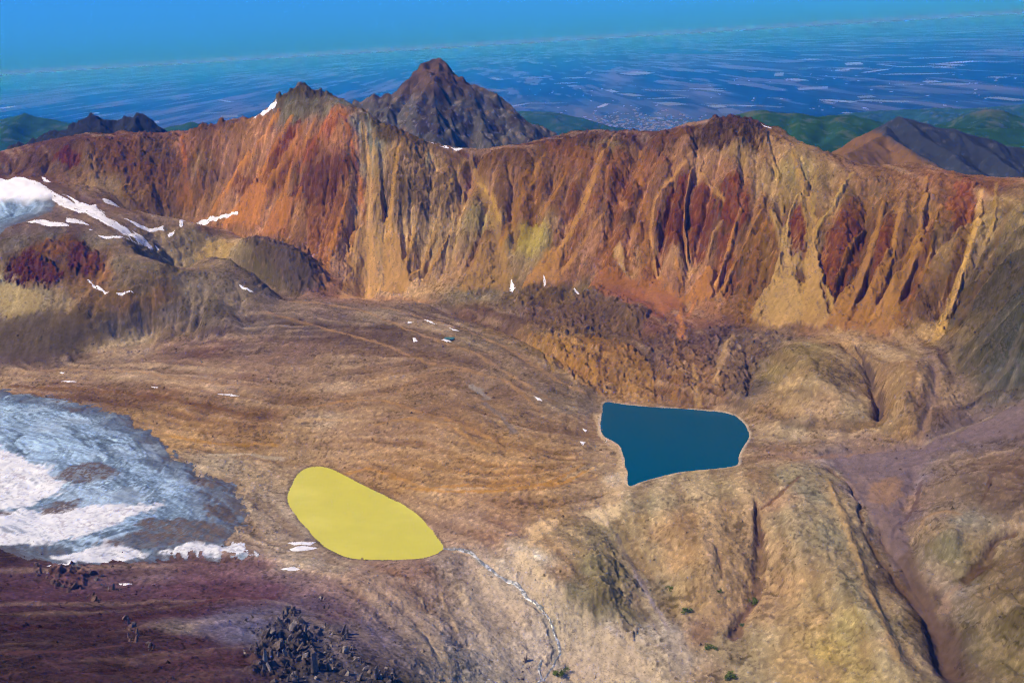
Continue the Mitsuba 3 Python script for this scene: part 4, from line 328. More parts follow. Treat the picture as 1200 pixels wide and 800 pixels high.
SNOW = [
 ('long forked snow streak below the hanging ice field in the upper left basin',[[-1850.0,4497.5],[-1758.8,4432.5],[-1666.6,4357.5],[-1550.4,4252.5],[-1434.4,4132.5],[-1350.8,4102.5],[-1305.6,4107.5],[-1305.8,4082.5],[-1337.1,3952.5],[-1386.0,3922.5],[-1430.5,3952.5],[-1370.9,3972.5],[-1411.2,4007.5],[-1502.2,4082.5],[-1595.7,4192.5],[-1689.6,4277.5],[-1771.9,4342.5]],1.0),
 ('lower arm of snow streaks running beside the long forked streak',[[-1510.7,3987.5],[-1445.5,3972.5],[-1365.4,3952.5],[-1320.4,4012.5],[-1359.9,3932.5],[-1449.9,3937.5]],1.0),
 ('broad snow patch just below the hanging ice field',[[-1654.4,4157.5],[-1586.1,4117.5],[-1533.5,4047.5],[-1578.7,4052.5],[-1625.2,4077.5]],1.0),
 ('thin snow strip at the foot of the hanging ice field',[[-1791.4,4127.5],[-1738.8,4142.5],[-1681.7,4077.5],[-1612.2,4042.5],[-1584.0,3997.5],[-1651.4,3997.5],[-1719.4,4052.5]],1.0),
 ('small slanting snow patch on brown ground above the hanging ice field',[[-1960.5,4737.5],[-1924.9,4697.5],[-1870.6,4632.5],[-1884.8,4622.5],[-1927.2,4672.5]],1.0),
 ('snow bar lying across the back of the left basin',[[-1616.6,4457.5],[-1584.3,4482.5],[-1538.2,4472.5],[-1489.2,4472.5],[-1477.4,4432.5],[-1508.8,4407.5],[-1546.4,4382.5],[-1590.7,4397.5]],1.0),
 ('thin snow line on the basin floor below the snow bar',[[-1450.2,4197.5],[-1407.5,4202.5],[-1353.7,4212.5],[-1318.7,4237.5],[-1313.9,4217.5],[-1349.8,4197.5],[-1395.8,4182.5]],1.0),
 ('thin curved snow line below the foot of the red wall',[[-1262.8,4257.5],[-1277.1,4487.5],[-1225.0,4497.5],[-1154.6,4472.5],[-1108.1,4457.5],[-1075.7,4437.5],[-1074.6,4427.5],[-1138.3,4457.5],[-1204.1,4477.5],[-1263.8,4472.5],[-1251.7,4237.5]],1.0),
 ('tiny snow patch beside the thin curved snow line',[[-1298.0,4202.5],[-1273.9,4222.5],[-1274.0,4207.5],[-1289.8,4192.5]],1.0),
 ('small snow patch in the left basin near the forked streak',[[-1620.2,4317.5],[-1603.9,4337.5],[-1582.9,4282.5],[-1594.3,4257.5]],1.0),
 ('drop shaped snow patch in a gully at the foot of the wall',[[11.2,3852.5],[16.3,3832.5],[21.0,3812.5],[11.2,3807.5],[2.7,3817.5],[7.1,3837.5]],1.0),
 ('narrow snow sliver right of the drop shaped patch',[[125.4,3802.5],[130.5,3787.5],[129.4,3777.5],[123.4,3777.5]],1.0),
 ('slanting snow sliver on the rim of the dark hill',[[224.6,3722.5],[235.1,3707.5],[241.8,3682.5],[233.8,3692.5],[223.6,3712.5]],1.0),
 ('snow cap on the left shoulder of the red summit',[[-1035.2,4687.5],[-985.0,4665.0],[-947.4,4650.0],[-908.4,4620.0],[-902.2,4600.0],[-939.4,4620.0],[-982.7,4650.0],[-1013.9,4675.0]],1.6),
 ('curved snow band in the saddle below the rocky peak',[[-279.3,4387.5],[-249.8,4390.0],[-217.4,4410.0],[-176.1,4367.5],[-129.7,4385.0],[-136.5,4385.0],[-190.0,4390.0],[-236.3,4380.0],[-270.4,4410.0]],1.6),
 ('thin snow line on the dark summit right of centre',[[929.0,3987.5],[948.1,3977.5],[969.0,3962.5],[964.7,3970.0],[941.4,3975.0]],1.2),
 ('small snow line below the dark red knobs of the left hill',[[-1338.8,3682.5],[-1307.0,3682.5],[-1281.8,3682.5],[-1300.7,3677.5],[-1329.2,3677.5]],1.0),
 ('thin slanting snow line under the left hill',[[-1457.3,3757.5],[-1425.6,3737.5],[-1371.5,3697.5],[-1380.7,3697.5],[-1421.8,3722.5]],0.8),
 ('thin snow line on the plateau below the purple spur',[[-942.1,3782.5],[-917.3,3772.5],[-893.8,3767.5],[-901.5,3762.5],[-928.0,3767.5]],0.9),
 ('white snow fleck left of the small pond on the plateau',[[-311.4,3352.5],[-302.9,3347.5],[-295.7,3317.5],[-306.4,3317.5]],1.0),
 ('white snow fleck near the plateau edge',[[-339.0,3517.5],[-318.3,3502.5],[-337.6,3497.5]],1.0),
 ('snow curl along the plateau edge above the small pond',[[-288.0,3557.5],[-268.6,3517.5],[-243.9,3472.5],[-261.4,3487.5],[-282.7,3517.5]],0.9),
 ('snow line along the plateau edge right of the pond',[[-203.5,3432.5],[-183.3,3402.5],[-166.6,3387.5],[-185.6,3392.5]],0.8),
 ('snow edge beside the small teal pond',[[-217.7,3307.5],[-202.0,3317.5],[-187.8,3292.5],[-206.6,3297.5]],0.9),
 ('small snow bar on the plateau above the blue lake',[[51.9,2877.5],[65.4,2862.5],[71.6,2847.5],[60.2,2852.5]],0.9),
 ('snow fleck on the plateau left of the blue lake',[[167.9,2687.5],[180.3,2677.5],[174.7,2662.5]],0.9),
 ('snow fleck near the left shore of the blue lake',[[155.3,2577.5],[168.0,2577.5],[160.5,2562.5]],0.8),
 ('snow fleck closest to the left shore of the blue lake',[[217.6,2607.5],[225.3,2597.5],[220.0,2587.5]],0.8),
 ('upper of two white snow strips left of the yellow lake',[[-498.2,2137.5],[-473.7,2142.5],[-441.3,2142.5],[-449.5,2127.5],[-483.7,2127.5]],0.9),
 ('lower of two white snow strips left of the yellow lake',[[-488.9,2107.5],[-465.0,2122.5],[-432.7,2112.5],[-452.6,2102.5],[-481.9,2097.5]],0.9),
 ('faint snow strip below the two white strips',[[-487.9,2007.5],[-464.3,2017.5],[-450.5,2007.5],[-473.5,2002.5]],0.8),
 ('small snow patch on the red slope below the glacier',[[-781.4,1927.5],[-766.8,1932.5],[-755.3,1922.5],[-768.0,1912.5]],0.9),
 ('small snow strip below the glacier edge',[[-949.4,2002.5],[-926.3,2027.5],[-896.9,2017.5],[-914.4,1997.5]],0.9),
 ('small snow dot on the tan flat below the left hill',[[-1429.6,3337.5],[-1416.2,3337.5],[-1411.3,3317.5]],0.9),
 ('thin snow line on the tan flat below the left hill',[[-1393.0,3247.5],[-1367.4,3242.5],[-1335.7,3227.5],[-1362.0,3227.5]],0.8),
 ('thin snow line at the edge of the brown band',[[-1085.5,3142.5],[-1058.1,3127.5],[-1059.3,3122.5]],0.8),
 ('snow streak at the far end of the tan flat',[[-856.5,3027.5],[-824.4,3027.5],[-790.4,3007.5],[-824.8,3007.5]],0.6),
]
CRAGS = [
 ('large jagged grey rock crag at the bottom edge of the dark slope',[[-439,1682],[-440,1768],[-421,1788],[-391,1718],[-367,1632],[-341,1562],[-332,1482],[-362,1458],[-386,1442],[-427,1522]],75,(10.3,22.1)),
 ('dark rock crag beside the bottom edge right of the large grey crag',[[-358,1728],[-329,1732],[-299,1642],[-254,1592],[-212,1572],[-210,1548],[-309,1472]],75,(8.9,19.2)),
 ('narrow fin of dark rock standing on the slope below the yellow lake',[[-390,1868],[-383,1882],[-367,1822],[-363,1758],[-377,1808]],12,(6.6,13.1)),
 ('pair of dark rock fins above the large grey crag',[[-440,1768],[-440,1812],[-415,1798],[-396,1728],[-414,1712]],14,(8.0,16.0)),
 ('weathered grey brown outcrop in the middle of the maroon slope',[[-699,1708],[-687,1712],[-627,1608],[-615,1548],[-644,1578]],26,(6.1,13.8)),
 ('small dark outcrop below the weathered one',[[-608,1568],[-593,1562],[-584,1528],[-596,1532]],6,(5.8,11.7)),
 ('line of red brown rocks along the top of the maroon slope',[[-974,2002],[-956,1998],[-864,1892],[-757,1798],[-760,1778],[-871,1872],[-950,1952]],40,(5.3,14.3)),
 ('scattered dark rocks below the left end of the snow',[[-855,1972],[-816,1958],[-757,1882],[-753,1848],[-819,1908]],22,(5.3,10.6)),
 ('small dark rock at the bottom edge of the maroon slope',[[-527,1412],[-519,1418],[-507,1388],[-517,1382]],5,(5.3,9.4)),
 ('small rocks on the lavender scree above the large crag',[[-509,1688],[-485,1768],[-461,1698],[-464,1648]],12,(3.1,7.8)),
 ('group of small rocks on the slope left of the large crag',[[-465,1598],[-448,1622],[-432,1542],[-445,1532]],10,(5.8,11.7)),
 ('dark rocks beside the stream at the bottom edge',[[-23,1742],[-13,1772],[-1,1768],[-15,1722],[-27,1708]],12,(4.8,9.6)),
]
SHRUBS = [
 ((440,1918),15.6,'green shrub at the bend of the dark gully'),
 ((329,1792),14.9,'green shrub on the pale fan below the gully'),
 ((346,1712),17.7,'green shrub at the bottom edge right of the fan'),
 ((371,1922),8.6,'small green shrub on the tan slope left of the gully'),
 ((403,1858),8.5,'small green shrub at the lower end of the gully'),
 ((282,1958),10.5,'green shrub at the head of the pale fan'),
 ((300,1888),13.6,'pale green shrub beside the pale fan'),
 ((48,1748),17.7,'green shrub beside the stream at the bottom edge'),
]
RIDGES_PEAK = [[[-739,5450,728],[-652,5450,763],[-622,5450,782],[-590,5450,764],[-556,5450,778],[-527,5450,780],[-495,5450,810],[-460,5450,837],[-425,5450,863],[-394,5450,889],[-372,5450,904],[-330,5450,913],[-296,5450,923],[-275,5450,930],[-256,5450,913],[-233,5450,895],[-209,5450,874],[-169,5450,860],[-130,5450,833],[-82,5450,802],[-44,5450,760],[-11,5450,750],[19,5450,707],[66,5450,652],[114,5450,612],[154,5450,585],[194,5450,541],[245,5450,489],[326,5450,409]],[[-276,5450,926],[-308,5330,840],[-340,5180,731],[-374,5000,593]],[[-83,5450,798],[-95,5320,709],[-76,5150,602],[-57,5000,517]],[[-425,5450,859],[-487,5300,753],[-528,5150,667]],[[-190,5450,861],[-212,5300,757],[-195,5150,647],[-180,5000,524]],[[66,5450,648],[78,5250,565],[91,5100,506]]]
RIDGES_GREY = [[[1295,4750,388],[1387,4750,434],[1460,4750,480],[1514,4750,510],[1568,4750,532],[1641,4750,564],[1713,4750,592],[1750,4750,579],[1805,4750,565],[1879,4750,539],[1953,4750,524],[2066,4750,481],[2122,4750,470],[2178,4750,441],[2253,4750,422],[2366,4750,390],[2517,4750,352]],[[1659,4750,563],[1590,4600,536],[1626,4450,498],[1682,4320,447],[1753,4200,397]],[[1590,4600,536],[1453,4450,515],[1339,4300,496]],[[1713,4750,592],[1768,4600,518],[1850,4400,428]],[[1954,4750,520],[2039,4600,439],[2082,4450,375]]]
RIDGES_JAGGED = [[[-2529,5750,600],[-2458,5750,626],[-2367,5750,647],[-2296,5750,677],[-2228,5750,690],[-2183,5750,696],[-2134,5750,728],[-2089,5750,738],[-2056,5750,753],[-2032,5750,739],[-1990,5750,724],[-1948,5750,713],[-1904,5750,719],[-1863,5750,729],[-1827,5750,736],[-1798,5750,721],[-1767,5750,698],[-1727,5750,669],[-1666,5750,631]],[[-2060,5750,724],[-2062,5650,680],[-2076,5550,634]],[[-1832,5750,702],[-1829,5650,653]]]
RIDGES_BLUE = [[[-6568,13000,322],[-6053,13000,428],[-5747,13000,478],[-5625,13000,500],[-5491,13000,531],[-5373,13000,475],[-5164,13000,424],[-4924,13000,381],[-4780,13000,353],[-4488,13000,326],[-4248,13000,273],[-3904,13000,253],[-3651,13000,287],[-3546,13000,329],[-3455,13000,275],[-3315,13000,208],[-2837,13000,52],[-2259,13000,-130]]]
RIDGES_MID = [[[-562,17000,86],[-301,17000,109],[209,17000,-36],[468,17000,-38],[726,17000,-66],[1241,17000,-186],[1755,17000,-370],[2274,17000,-503],[2795,17000,-625]]]
RIDGES_GREEN = [[[1004,8500,166],[1169,8500,227],[1334,8500,288],[1497,8500,311],[1628,8500,329],[1791,8500,357],[1922,8500,375],[2019,8500,382],[2150,8500,355],[2313,8500,346],[2476,8500,304],[2639,8500,307],[2737,8500,308],[2836,8500,277],[2968,8500,224],[3363,8500,181],[3627,8500,153],[4022,8500,129],[4484,8500,89]],[[2019,8500,382],[1870,8000,294],[1811,7500,220]],[[2639,8500,307],[2456,8000,229],[2188,7600,160]],[[2313,8500,346],[2121,7900,226]]]
RIDGES_ROUND = [[[3651,10000,-36],[3879,10000,41],[4032,10000,78],[4183,10000,129],[4335,10000,158],[4412,10000,161],[4528,10000,147],[4646,10000,102],[4804,10000,47],[5271,10000,-10]],[[4412,10000,161],[3968,9300,73]],[[4646,10000,102],[4294,9300,18]]]
RIDGES_BAND = [[[5173,19000,-720],[5608,19000,-560],[6191,19000,-508],[6920,19000,-508],[7650,19000,-537],[8235,19000,-557],[8963,19000,-542],[10131,19000,-554]]]
# outlines of the large landforms
FORE_OUTLINE = [[-1143,2077],[-1067,2062],[-978,2012],[-870,1992],[-740,2002],[-623,2007],[-546,2042],[-433,1987],[-317,1872],[-226,1737],[-167,1612],[-600,700],[-3000,700],[-3000,1900]]
HILL_OUTLINE = [[-1760,3412],[-1645,3402],[-1485,3412],[-1419,3502],[-1389,3547],[-1322,3632],[-1260,3692],[-1199,3762],[-1281,4047],[-1354,3912],[-1513,3947],[-1646,3982],[-1829,3972],[-1958,3977]]
WALL_OUTLINE = [[-2290,4747],[-1889,4657],[-1605,4532],[-1375,4542],[-1220,4467],[-1022,4352],[-812,4182],[-660,3972],[-540,3842],[-357,3837],[-172,3837],[12,3817],[161,3762],[305,3697],[467,3592],[568,3512],[674,3342],[781,3227],[984,3047],[1093,2937],[1129,2817],[1058,2602],[1032,2507],[1149,2567],[1250,2542],[1306,2517],[3000,2000],[3000,7000],[-3500,7000],[-3500,5000]]
CREST = [[-2575,5200],[-2307,5150],[-2041,5100],[-1865,5050],[-1656,5000],[-1451,4950],[-1271,4850],[-1145,4800],[-1014,4720],[-884,4650],[-788,4620],[-679,4560],[-582,4500],[-503,4450],[-422,4430],[-290,4420],[-191,4420],[-90,4420],[114,4400],[215,4380],[347,4340],[476,4300],[601,4250],[691,4200],[778,4150],[875,4080],[939,4020],[1017,3960],[1077,3900],[1174,3820],[1207,3780],[1281,3740],[1446,3640],[1541,3560],[1647,3460],[1793,3330],[1990,3150]]

# ---------------------------------------------------------------- helpers
def lin(c):
    c = np.asarray(c, float) / 255
    return np.where(c < 0.04045, c / 12.92, ((c + 0.055) / 1.055) ** 2.4)

def smooth(a, b, x):
    t = np.clip((x - a) / (b - a), 0, 1)
    return t * t * (3 - 2 * t)

def fb(x, y, size, octaves=4, seed=0, z=0.0):
    return meshkit.fbm(np.stack([x / size, y / size, np.zeros_like(x) + z], -1), octaves, seed) * 2 - 1

def ridged(x, y, size, octaves=3, seed=0):
    o = 0
    for k in range(octaves):
        n = meshkit.noise(np.stack([x / size * 2**k, y / size * 2**k, np.zeros_like(x)], -1), seed + k)
        o = o + 0.5**k * (1 - np.abs(2 * n - 1))
    return o / (2 - 0.5**(octaves - 1))

def along(P, line):
    """(distance to the course, share of the way along it) of the points P (n, 2)"""
    L = np.asarray(line, float)
    seg = np.hypot(*(L[1:] - L[:-1]).T)
    at = np.r_[0, np.cumsum(seg)]
    best, t_best = np.full(len(P), 1e9), np.zeros(len(P))
    for a, b, s, l0 in zip(L[:-1], L[1:], seg, at):
        if s < 1e-6:
            continue
        t = np.clip(((P - a) @ (b - a)) / s**2, 0, 1)
        d = np.hypot(*(P - a - t[:, None] * (b - a)).T)
        w = d < best
        best[w], t_best[w] = d[w], ((l0 + t * s) / at[-1])[w]
    return best, t_best

def inside(P, poly):
    """signed distance to the outline, positive inside"""
    L = np.asarray(poly, float)
    L = np.vstack([L, L[:1]])
    d, _ = along(P, L)
    odd = np.zeros(len(P), bool)
    for a, b in zip(L[:-1], L[1:]):
        if a[1] != b[1]:
            odd ^= ((a[1] > P[:, 1]) != (b[1] > P[:, 1])) & (P[:, 0] < (b[0] - a[0]) * (P[:, 1] - a[1]) / (b[1] - a[1]) + a[0])
    return np.where(odd, d, -d)

def near_box(x, y, pts, pad):
    p = np.asarray(pts, float)
    return np.flatnonzero((x > p[:, 0].min() - pad) & (x < p[:, 0].max() + pad) & (y > p[:, 1].min() - pad) & (y < p[:, 1].max() + pad))

def rounded(poly, n=3):
    p = np.asarray(poly, float)
    for _ in range(n):
        q = np.roll(p, -1, 0)
        p = np.stack([0.75 * p + 0.25 * q, 0.25 * p + 0.75 * q], 1).reshape(-1, 2)
    return p

def tag(key, label=None, category=None, group=None, kind=None):
    labels[key] = {k: v for k, v in (('label', label), ('category', category), ('group', group), ('kind', kind)) if v}

TAKEN = {}
def numbered(name):
    TAKEN[name] = TAKEN.get(name, -1) + 1
    return name if TAKEN[name] == 0 else f'{name}_{TAKEN[name]:03d}'

# ---------------------------------------------------------------- materials
STONE = {'type': 'diffuse', 'reflectance': {'type': 'rgb', 'value': [0.10, 0.078, 0.065]}}
BY_VERTEX = {'type': 'diffuse', 'reflectance': {'type': 'mesh_attribute', 'name': 'vertex_color'}}
def ground_bsdf(name, weight, relief, depth, eps):
    """vertex colour broken up by darker stone, with a fine relief of its own"""
    scene[name] = {'type': 'twosided', 'b': {'type': 'bumpmap', 't': proc(relief, eps=eps), 'scale': depth,
                   'b': {'type': 'blendbsdf', 'weight': proc(weight), 'a': BY_VERTEX, 'c': STONE}}}
def grains(p, n, uv):
    a = noise(p.x / 2.6, p.y / 2.6, p.z / 2.6)
    b = noise(p.x / 7.5 + 9, p.y / 7.5, p.z / 7.5)
    c = noise(p.x / 1.3, p.y / 1.3 + 5, p.z / 1.3)
    return smoothstep(0.42, 0.86, a * 0.4 + b * 0.3 + c * 0.3) * 0.60
def pebbles(p, n, uv):
    return fbm(p.x / 6, p.y / 6, p.z / 6, octaves=3)
def rills(p, n, uv):
    wx = p.x + 6 * noise(p.x / 30, p.y / 60, p.z / 40)
    a = noise(wx / 3.2, p.y / 26, p.z / 26)
    b = noise(wx / 8.0, p.y / 60, p.z / 60)
    c = noise(p.x / 4.0, p.y / 4.0, p.z / 4.0)
    return smoothstep(0.48, 0.86, a * 0.3 + b * 0.25 + c * 0.45) * 0.75
def crags(p, n, uv):
    wx = p.x + 5 * noise(p.x / 22, p.y / 30, p.z / 30)
    return noise(wx / 4.5, p.y / 22, p.z / 22) * 0.5 + fbm(p.x / 9, p.y / 9, p.z / 7, octaves=3)
ground_bsdf('ground_material', grains, pebbles, 3.6, 0.5)
ground_bsdf('wall_material', rills, crags, 5.5, 0.7)
scene['far_rock_material'] = {'type': 'twosided', 'b': {'type': 'diffuse', 'reflectance': {'type': 'mesh_attribute', 'name': 'vertex_color'}}}
scene['snow_material'] = {'type': 'twosided', 'b': {'type': 'diffuse', 'reflectance': {'type': 'mesh_attribute', 'name': 'vertex_color'}}}
scene['blue_water_material'] = {'type': 'bumpmap', 't': proc(lambda p, n, uv: fbm(p.x / 3.0, p.y / 1.6, 0.0, octaves=2), eps=0.2), 'scale': 0.03,
    'b': {'type': 'principled', 'base_color': {'type': 'rgb', 'value': [0.0002, 0.064, 0.112]}, 'roughness': 0.22, 'specular': 0.06}}
scene['yellow_water_material'] = {'type': 'principled', 'roughness': 0.25, 'specular': 0.35, 'base_color': proc(lambda p, n, uv:
    mix((0.53, 0.50, 0.045), (0.60, 0.56, 0.070), smoothstep(0.3, 0.7, fbm(p.x / 130 + p.y / 300, p.y / 90, 0.0, octaves=4))))}
scene['pond_water_material'] = {'type': 'principled', 'base_color': {'type': 'rgb', 'value': [0.006, 0.13, 0.16]}, 'roughness': 0.15}
scene['stream_material'] = {'type': 'principled', 'roughness': 0.3, 'specular': 0.5, 'base_color': proc(lambda p, n, uv:
    mix((0.15, 0.17, 0.18), (0.50, 0.52, 0.53), smoothstep(0.40, 0.72, fbm(p.x / 6, p.y / 6, p.z / 6, octaves=2))))}

# ---------------------------------------------------------------- the ground as a height field
GX0, GX1, GY0, GY1, G = -2800, 2300, 850, 6300, 20
gx, gy = np.arange(GX0, GX1 + 1, G), np.arange(GY0, GY1 + 1, G)
GXX, GYY = np.meshgrid(gx, gy)
MACRO = RBFInterpolator(RELIEF[:, :2] / 1000, RELIEF[:, 2], kernel='linear', smoothing=0.004)(np.c_[GXX.ravel(), GYY.ravel()] / 1000).reshape(GXX.shape)
MACRO = gaussian_filter(MACRO, 0.8)

def sample(A, x, y, g=G, order=1):
    return map_coordinates(A, [(np.asarray(y) - GY0) / g, (np.asarray(x) - GX0) / g], order=order, mode='nearest')
soft = gaussian_filter(MACRO, 1.5)
SY, SX = np.gradient(soft, G)
SLOPE = np.hypot(SX, SY)

# streaks that run down the slope (and across it): noise smeared along the fall line
mids, dirs = [], []
for line in CREEP:
    L = np.asarray(line, float)
    mids.append((L[1:] + L[:-1]) / 2)
    dirs.append((L[1:] - L[:-1]) / np.maximum(np.hypot(*(L[1:] - L[:-1]).T), 1)[:, None])
CREEP_TREE, CREEP_DIR = cKDTree(np.vstack(mids)), np.vstack(dirs)
def creep(x, y):
    d, i = CREEP_TREE.query(np.c_[x.ravel(), y.ravel()], k=6, workers=4)
    v = CREEP_DIR[i]
    v = v * np.where((v * v[:, :1]).sum(-1, keepdims=True) < 0, -1, 1)
    w = 1 / (d**2 + 30.0**2) ** 1.5
    v = (v * w[..., None]).sum(1)
    v /= np.linalg.norm(v, axis=1, keepdims=True) + 1e-9
    return v[:, 0].reshape(x.shape), v[:, 1].reshape(x.shape)

def smear(g, size, steps, seed, across=False, way=None):
    x, y = np.meshgrid(np.arange(GX0 + 300, GX1 - 100, g, dtype=float), np.arange(GY0, 5500, g, dtype=float))
    fx, fy = sample(SX, x, y), sample(SY, x, y)
    ln = np.hypot(fx, fy) + 0.02
    fx, fy = (fx / ln).astype(np.float32), (fy / ln).astype(np.float32)
    if across:
        fx, fy = fy, -fx
    if way is not None:
        q = slice(None, None, 4)
        cx, cy = creep(x[q, q], y[q, q])
        at = (y - y[0, 0]) / (4 * g), (x - x[0, 0]) / (4 * g)
        fx, fy = (map_coordinates(c, at, order=1, mode='nearest').astype(np.float32) for c in (cx, cy))
    src = meshkit.noise(np.stack([x / size, y / size, x * 0], -1), seed).astype(np.float32)
    if g < 5:
        src = src + 0.5 * np.random.default_rng(seed).random(src.shape, np.float32)
    out = src.copy()
    c0, r0 = np.meshgrid(np.arange(x.shape[1], dtype=np.float32), np.arange(x.shape[0], dtype=np.float32))
    hi_r, hi_c = x.shape[0] - 1, x.shape[1] - 1
    for sgn in (1, -1):
        px, py = c0, r0
        for k in range(steps):
            ii = np.clip(py + 0.5, 0, hi_r).astype(np.int32), np.clip(px + 0.5, 0, hi_c).astype(np.int32)
            px, py = px + sgn * fx[ii] * 1.5, py + sgn * fy[ii] * 1.5
            out += src[np.clip(py + 0.5, 0, hi_r).astype(np.int32), np.clip(px + 0.5, 0, hi_c).astype(np.int32)]
    out = out - gaussian_filter(out, 240 / g)
    return (out / out.std()).astype(np.float32), g
FALL_FINE, FALL_MID = smear(4, 6, 11, 1), smear(6, 20, 16, 2)
CREEP_FINE, CREEP_MID = smear(4, 7, 16, 6, way=1), smear(5, 22, 26, 7, way=1)
ACROSS_FINE, ACROSS_MID = smear(4, 6, 14, 4, True), smear(8, 26, 16, 5, True)

def streak(A, x, y):
    return map_coordinates(A[0], [(y - GY0) / A[1], (x - GX0 - 300) / A[1]], order=1, mode='nearest')

def erode(H, g, start_w, rounds=34, n=14000, steps=48, seed=3, inertia=0.25, cap=3.0, ero=0.28, dep=0.18, evap=0.018):
    """rain running down the height field H (cell size g): cuts gullies, builds fans; returns (height, passages)"""
    r = np.random.default_rng(seed)
    h = (H / g).astype(np.float64)
    R, C = h.shape
    flow = np.zeros_like(h)
    cdf = np.cumsum(start_w.ravel()); cdf /= cdf[-1]
    for k in range(rounds):
        i = np.searchsorted(cdf, r.random(n))
        y, x = i // C + r.random(n) - .5, i % C + r.random(n) - .5
        y, x = np.clip(y, 1, R - 3), np.clip(x, 1, C - 3)
        vx, vy = np.zeros(n), np.zeros(n)
        spd, wat, sed = np.ones(n), np.ones(n), np.zeros(n)
        def slope_at(x, y):
            ix, iy = x.astype(int), y.astype(int)
            u, v = x - ix, y - iy
            a, b, c, d = h[iy, ix], h[iy, ix + 1], h[iy + 1, ix], h[iy + 1, ix + 1]
            gx = (b - a) * (1 - v) + (d - c) * v
            gy = (c - a) * (1 - u) + (d - b) * u
            return ix, iy, u, v, gx, gy, a*(1-u)*(1-v)+b*u*(1-v)+c*(1-u)*v+d*u*v
        for s in range(steps):
            ix, iy, u, v, gx, gy, h0 = slope_at(x, y)
            vx = vx * inertia - gx * (1 - inertia); vy = vy * inertia - gy * (1 - inertia)
            l = np.hypot(vx, vy) + 1e-9
            vx, vy = vx / l, vy / l
            nx, ny = np.clip(x + vx, 1, C - 3), np.clip(y + vy, 1, R - 3)
            h1 = slope_at(nx, ny)[6]
            dh = h1 - h0
            c = np.maximum(-dh, 0.02) * spd * wat * cap
            up = dh > 0
            put = np.where(up, np.minimum(dh, sed), np.where(sed > c, (sed - c) * dep, -np.minimum((c - sed) * ero, -dh)))
            put = np.clip(put, -0.05, 0.05)
            sed = sed - put
            at = iy * C + ix
            D = sum(np.bincount(at + o, put * w, R * C) for o, w in ((0, (1 - u) * (1 - v)), (1, u * (1 - v)), (C, (1 - u) * v), (C + 1, u * v)))
            h += np.clip(D, -0.06, 0.06).reshape(R, C)
            flow += np.bincount(at, wat, R * C).reshape(R, C)
            spd = np.sqrt(np.clip(spd ** 2 - dh * 2.0, 0.05, 9.0))
            wat = wat * (1 - evap)
            x, y = nx, ny
        # loose ground slumps
        h = h + 0.12 * (gaussian_filter(h, 0.8) - h)
    return h * g, flow

EG = 7
def rain(g, lumps, rounds, n, seed, base=None):
    ax, ay = np.meshgrid(np.arange(-2600, 2150, g, dtype=float), np.arange(1250, 5350, g, dtype=float))
    before = sample(MACRO, ax, ay, order=3) + (0 if base is None else base(ax, ay))
    w = smooth(0.20, 0.50, sample(SLOPE, ax, ay))
    after, flow = erode(before + w * sum(a * fb(ax, ay, size, o, k) for k, (a, size, o) in enumerate(lumps)), g, w + 0.02, rounds=rounds, n=n, seed=seed)
    return before, after, flow
B1, R1, _ = rain(18, ((64, 420, 2), (40, 170, 4)), 26, 4000, 3)
CUT1 = np.clip(R1 - B1, -62, 62)
def first_cut(x, y):
    return map_coordinates(CUT1, [(y - 1250) / 18, (x + 2600) / 18], order=3, mode='nearest')
B2, RAINED, FLOW = rain(EG, ((14, 60, 3), (8, 25, 3)), 8, 14000, 4, first_cut)
CUT2 = np.clip(RAINED - B2, -16, 16)
ex, ey = np.meshgrid(np.arange(-2600, 2150, EG, dtype=float), np.arange(1250, 5350, EG, dtype=float))
CUT = first_cut(ex, ey) * 0.9 + CUT2 * 1.15
FLOWN = np.log1p(gaussian_filter(FLOW, 0.6))
FLOWN = FLOWN - gaussian_filter(FLOWN, 7)
FLOWN /= FLOWN.std()
HUMP = RAINED - gaussian_filter(RAINED, 4)
def on_rained(A, x, y, order=1):
    return map_coordinates(A, [(y - 1250) / EG, (x + 2600) / EG], order=order, mode='nearest')

def shore(poly, seed):
    p = rounded(poly, 2)
    q = np.roll(p, -1, 0)
    p = np.concatenate([p[:, None] + (q - p)[:, None] * np.linspace(0, 1, 4)[None, :-1, None]], 1).reshape(-1, 2)
    c = p.mean(0)
    out = (p - c) / np.linalg.norm(p - c, axis=1, keepdims=True)
    return p + out * (3.2 * fb(p[:, 0], p[:, 1], 34, 3, seed))[:, None]
LAKES = [(shore(SHORE_BLUE, 53), 16.0), (shore(SHORE_YELLOW, 54), 0.0)]
GROUND_MEAN = np.array([[0.25, 0.135, 0.065]])
SOIL_TREE, SOIL_RGB = cKDTree(SOIL[:, :3]), lin(SOIL[:, 3:])

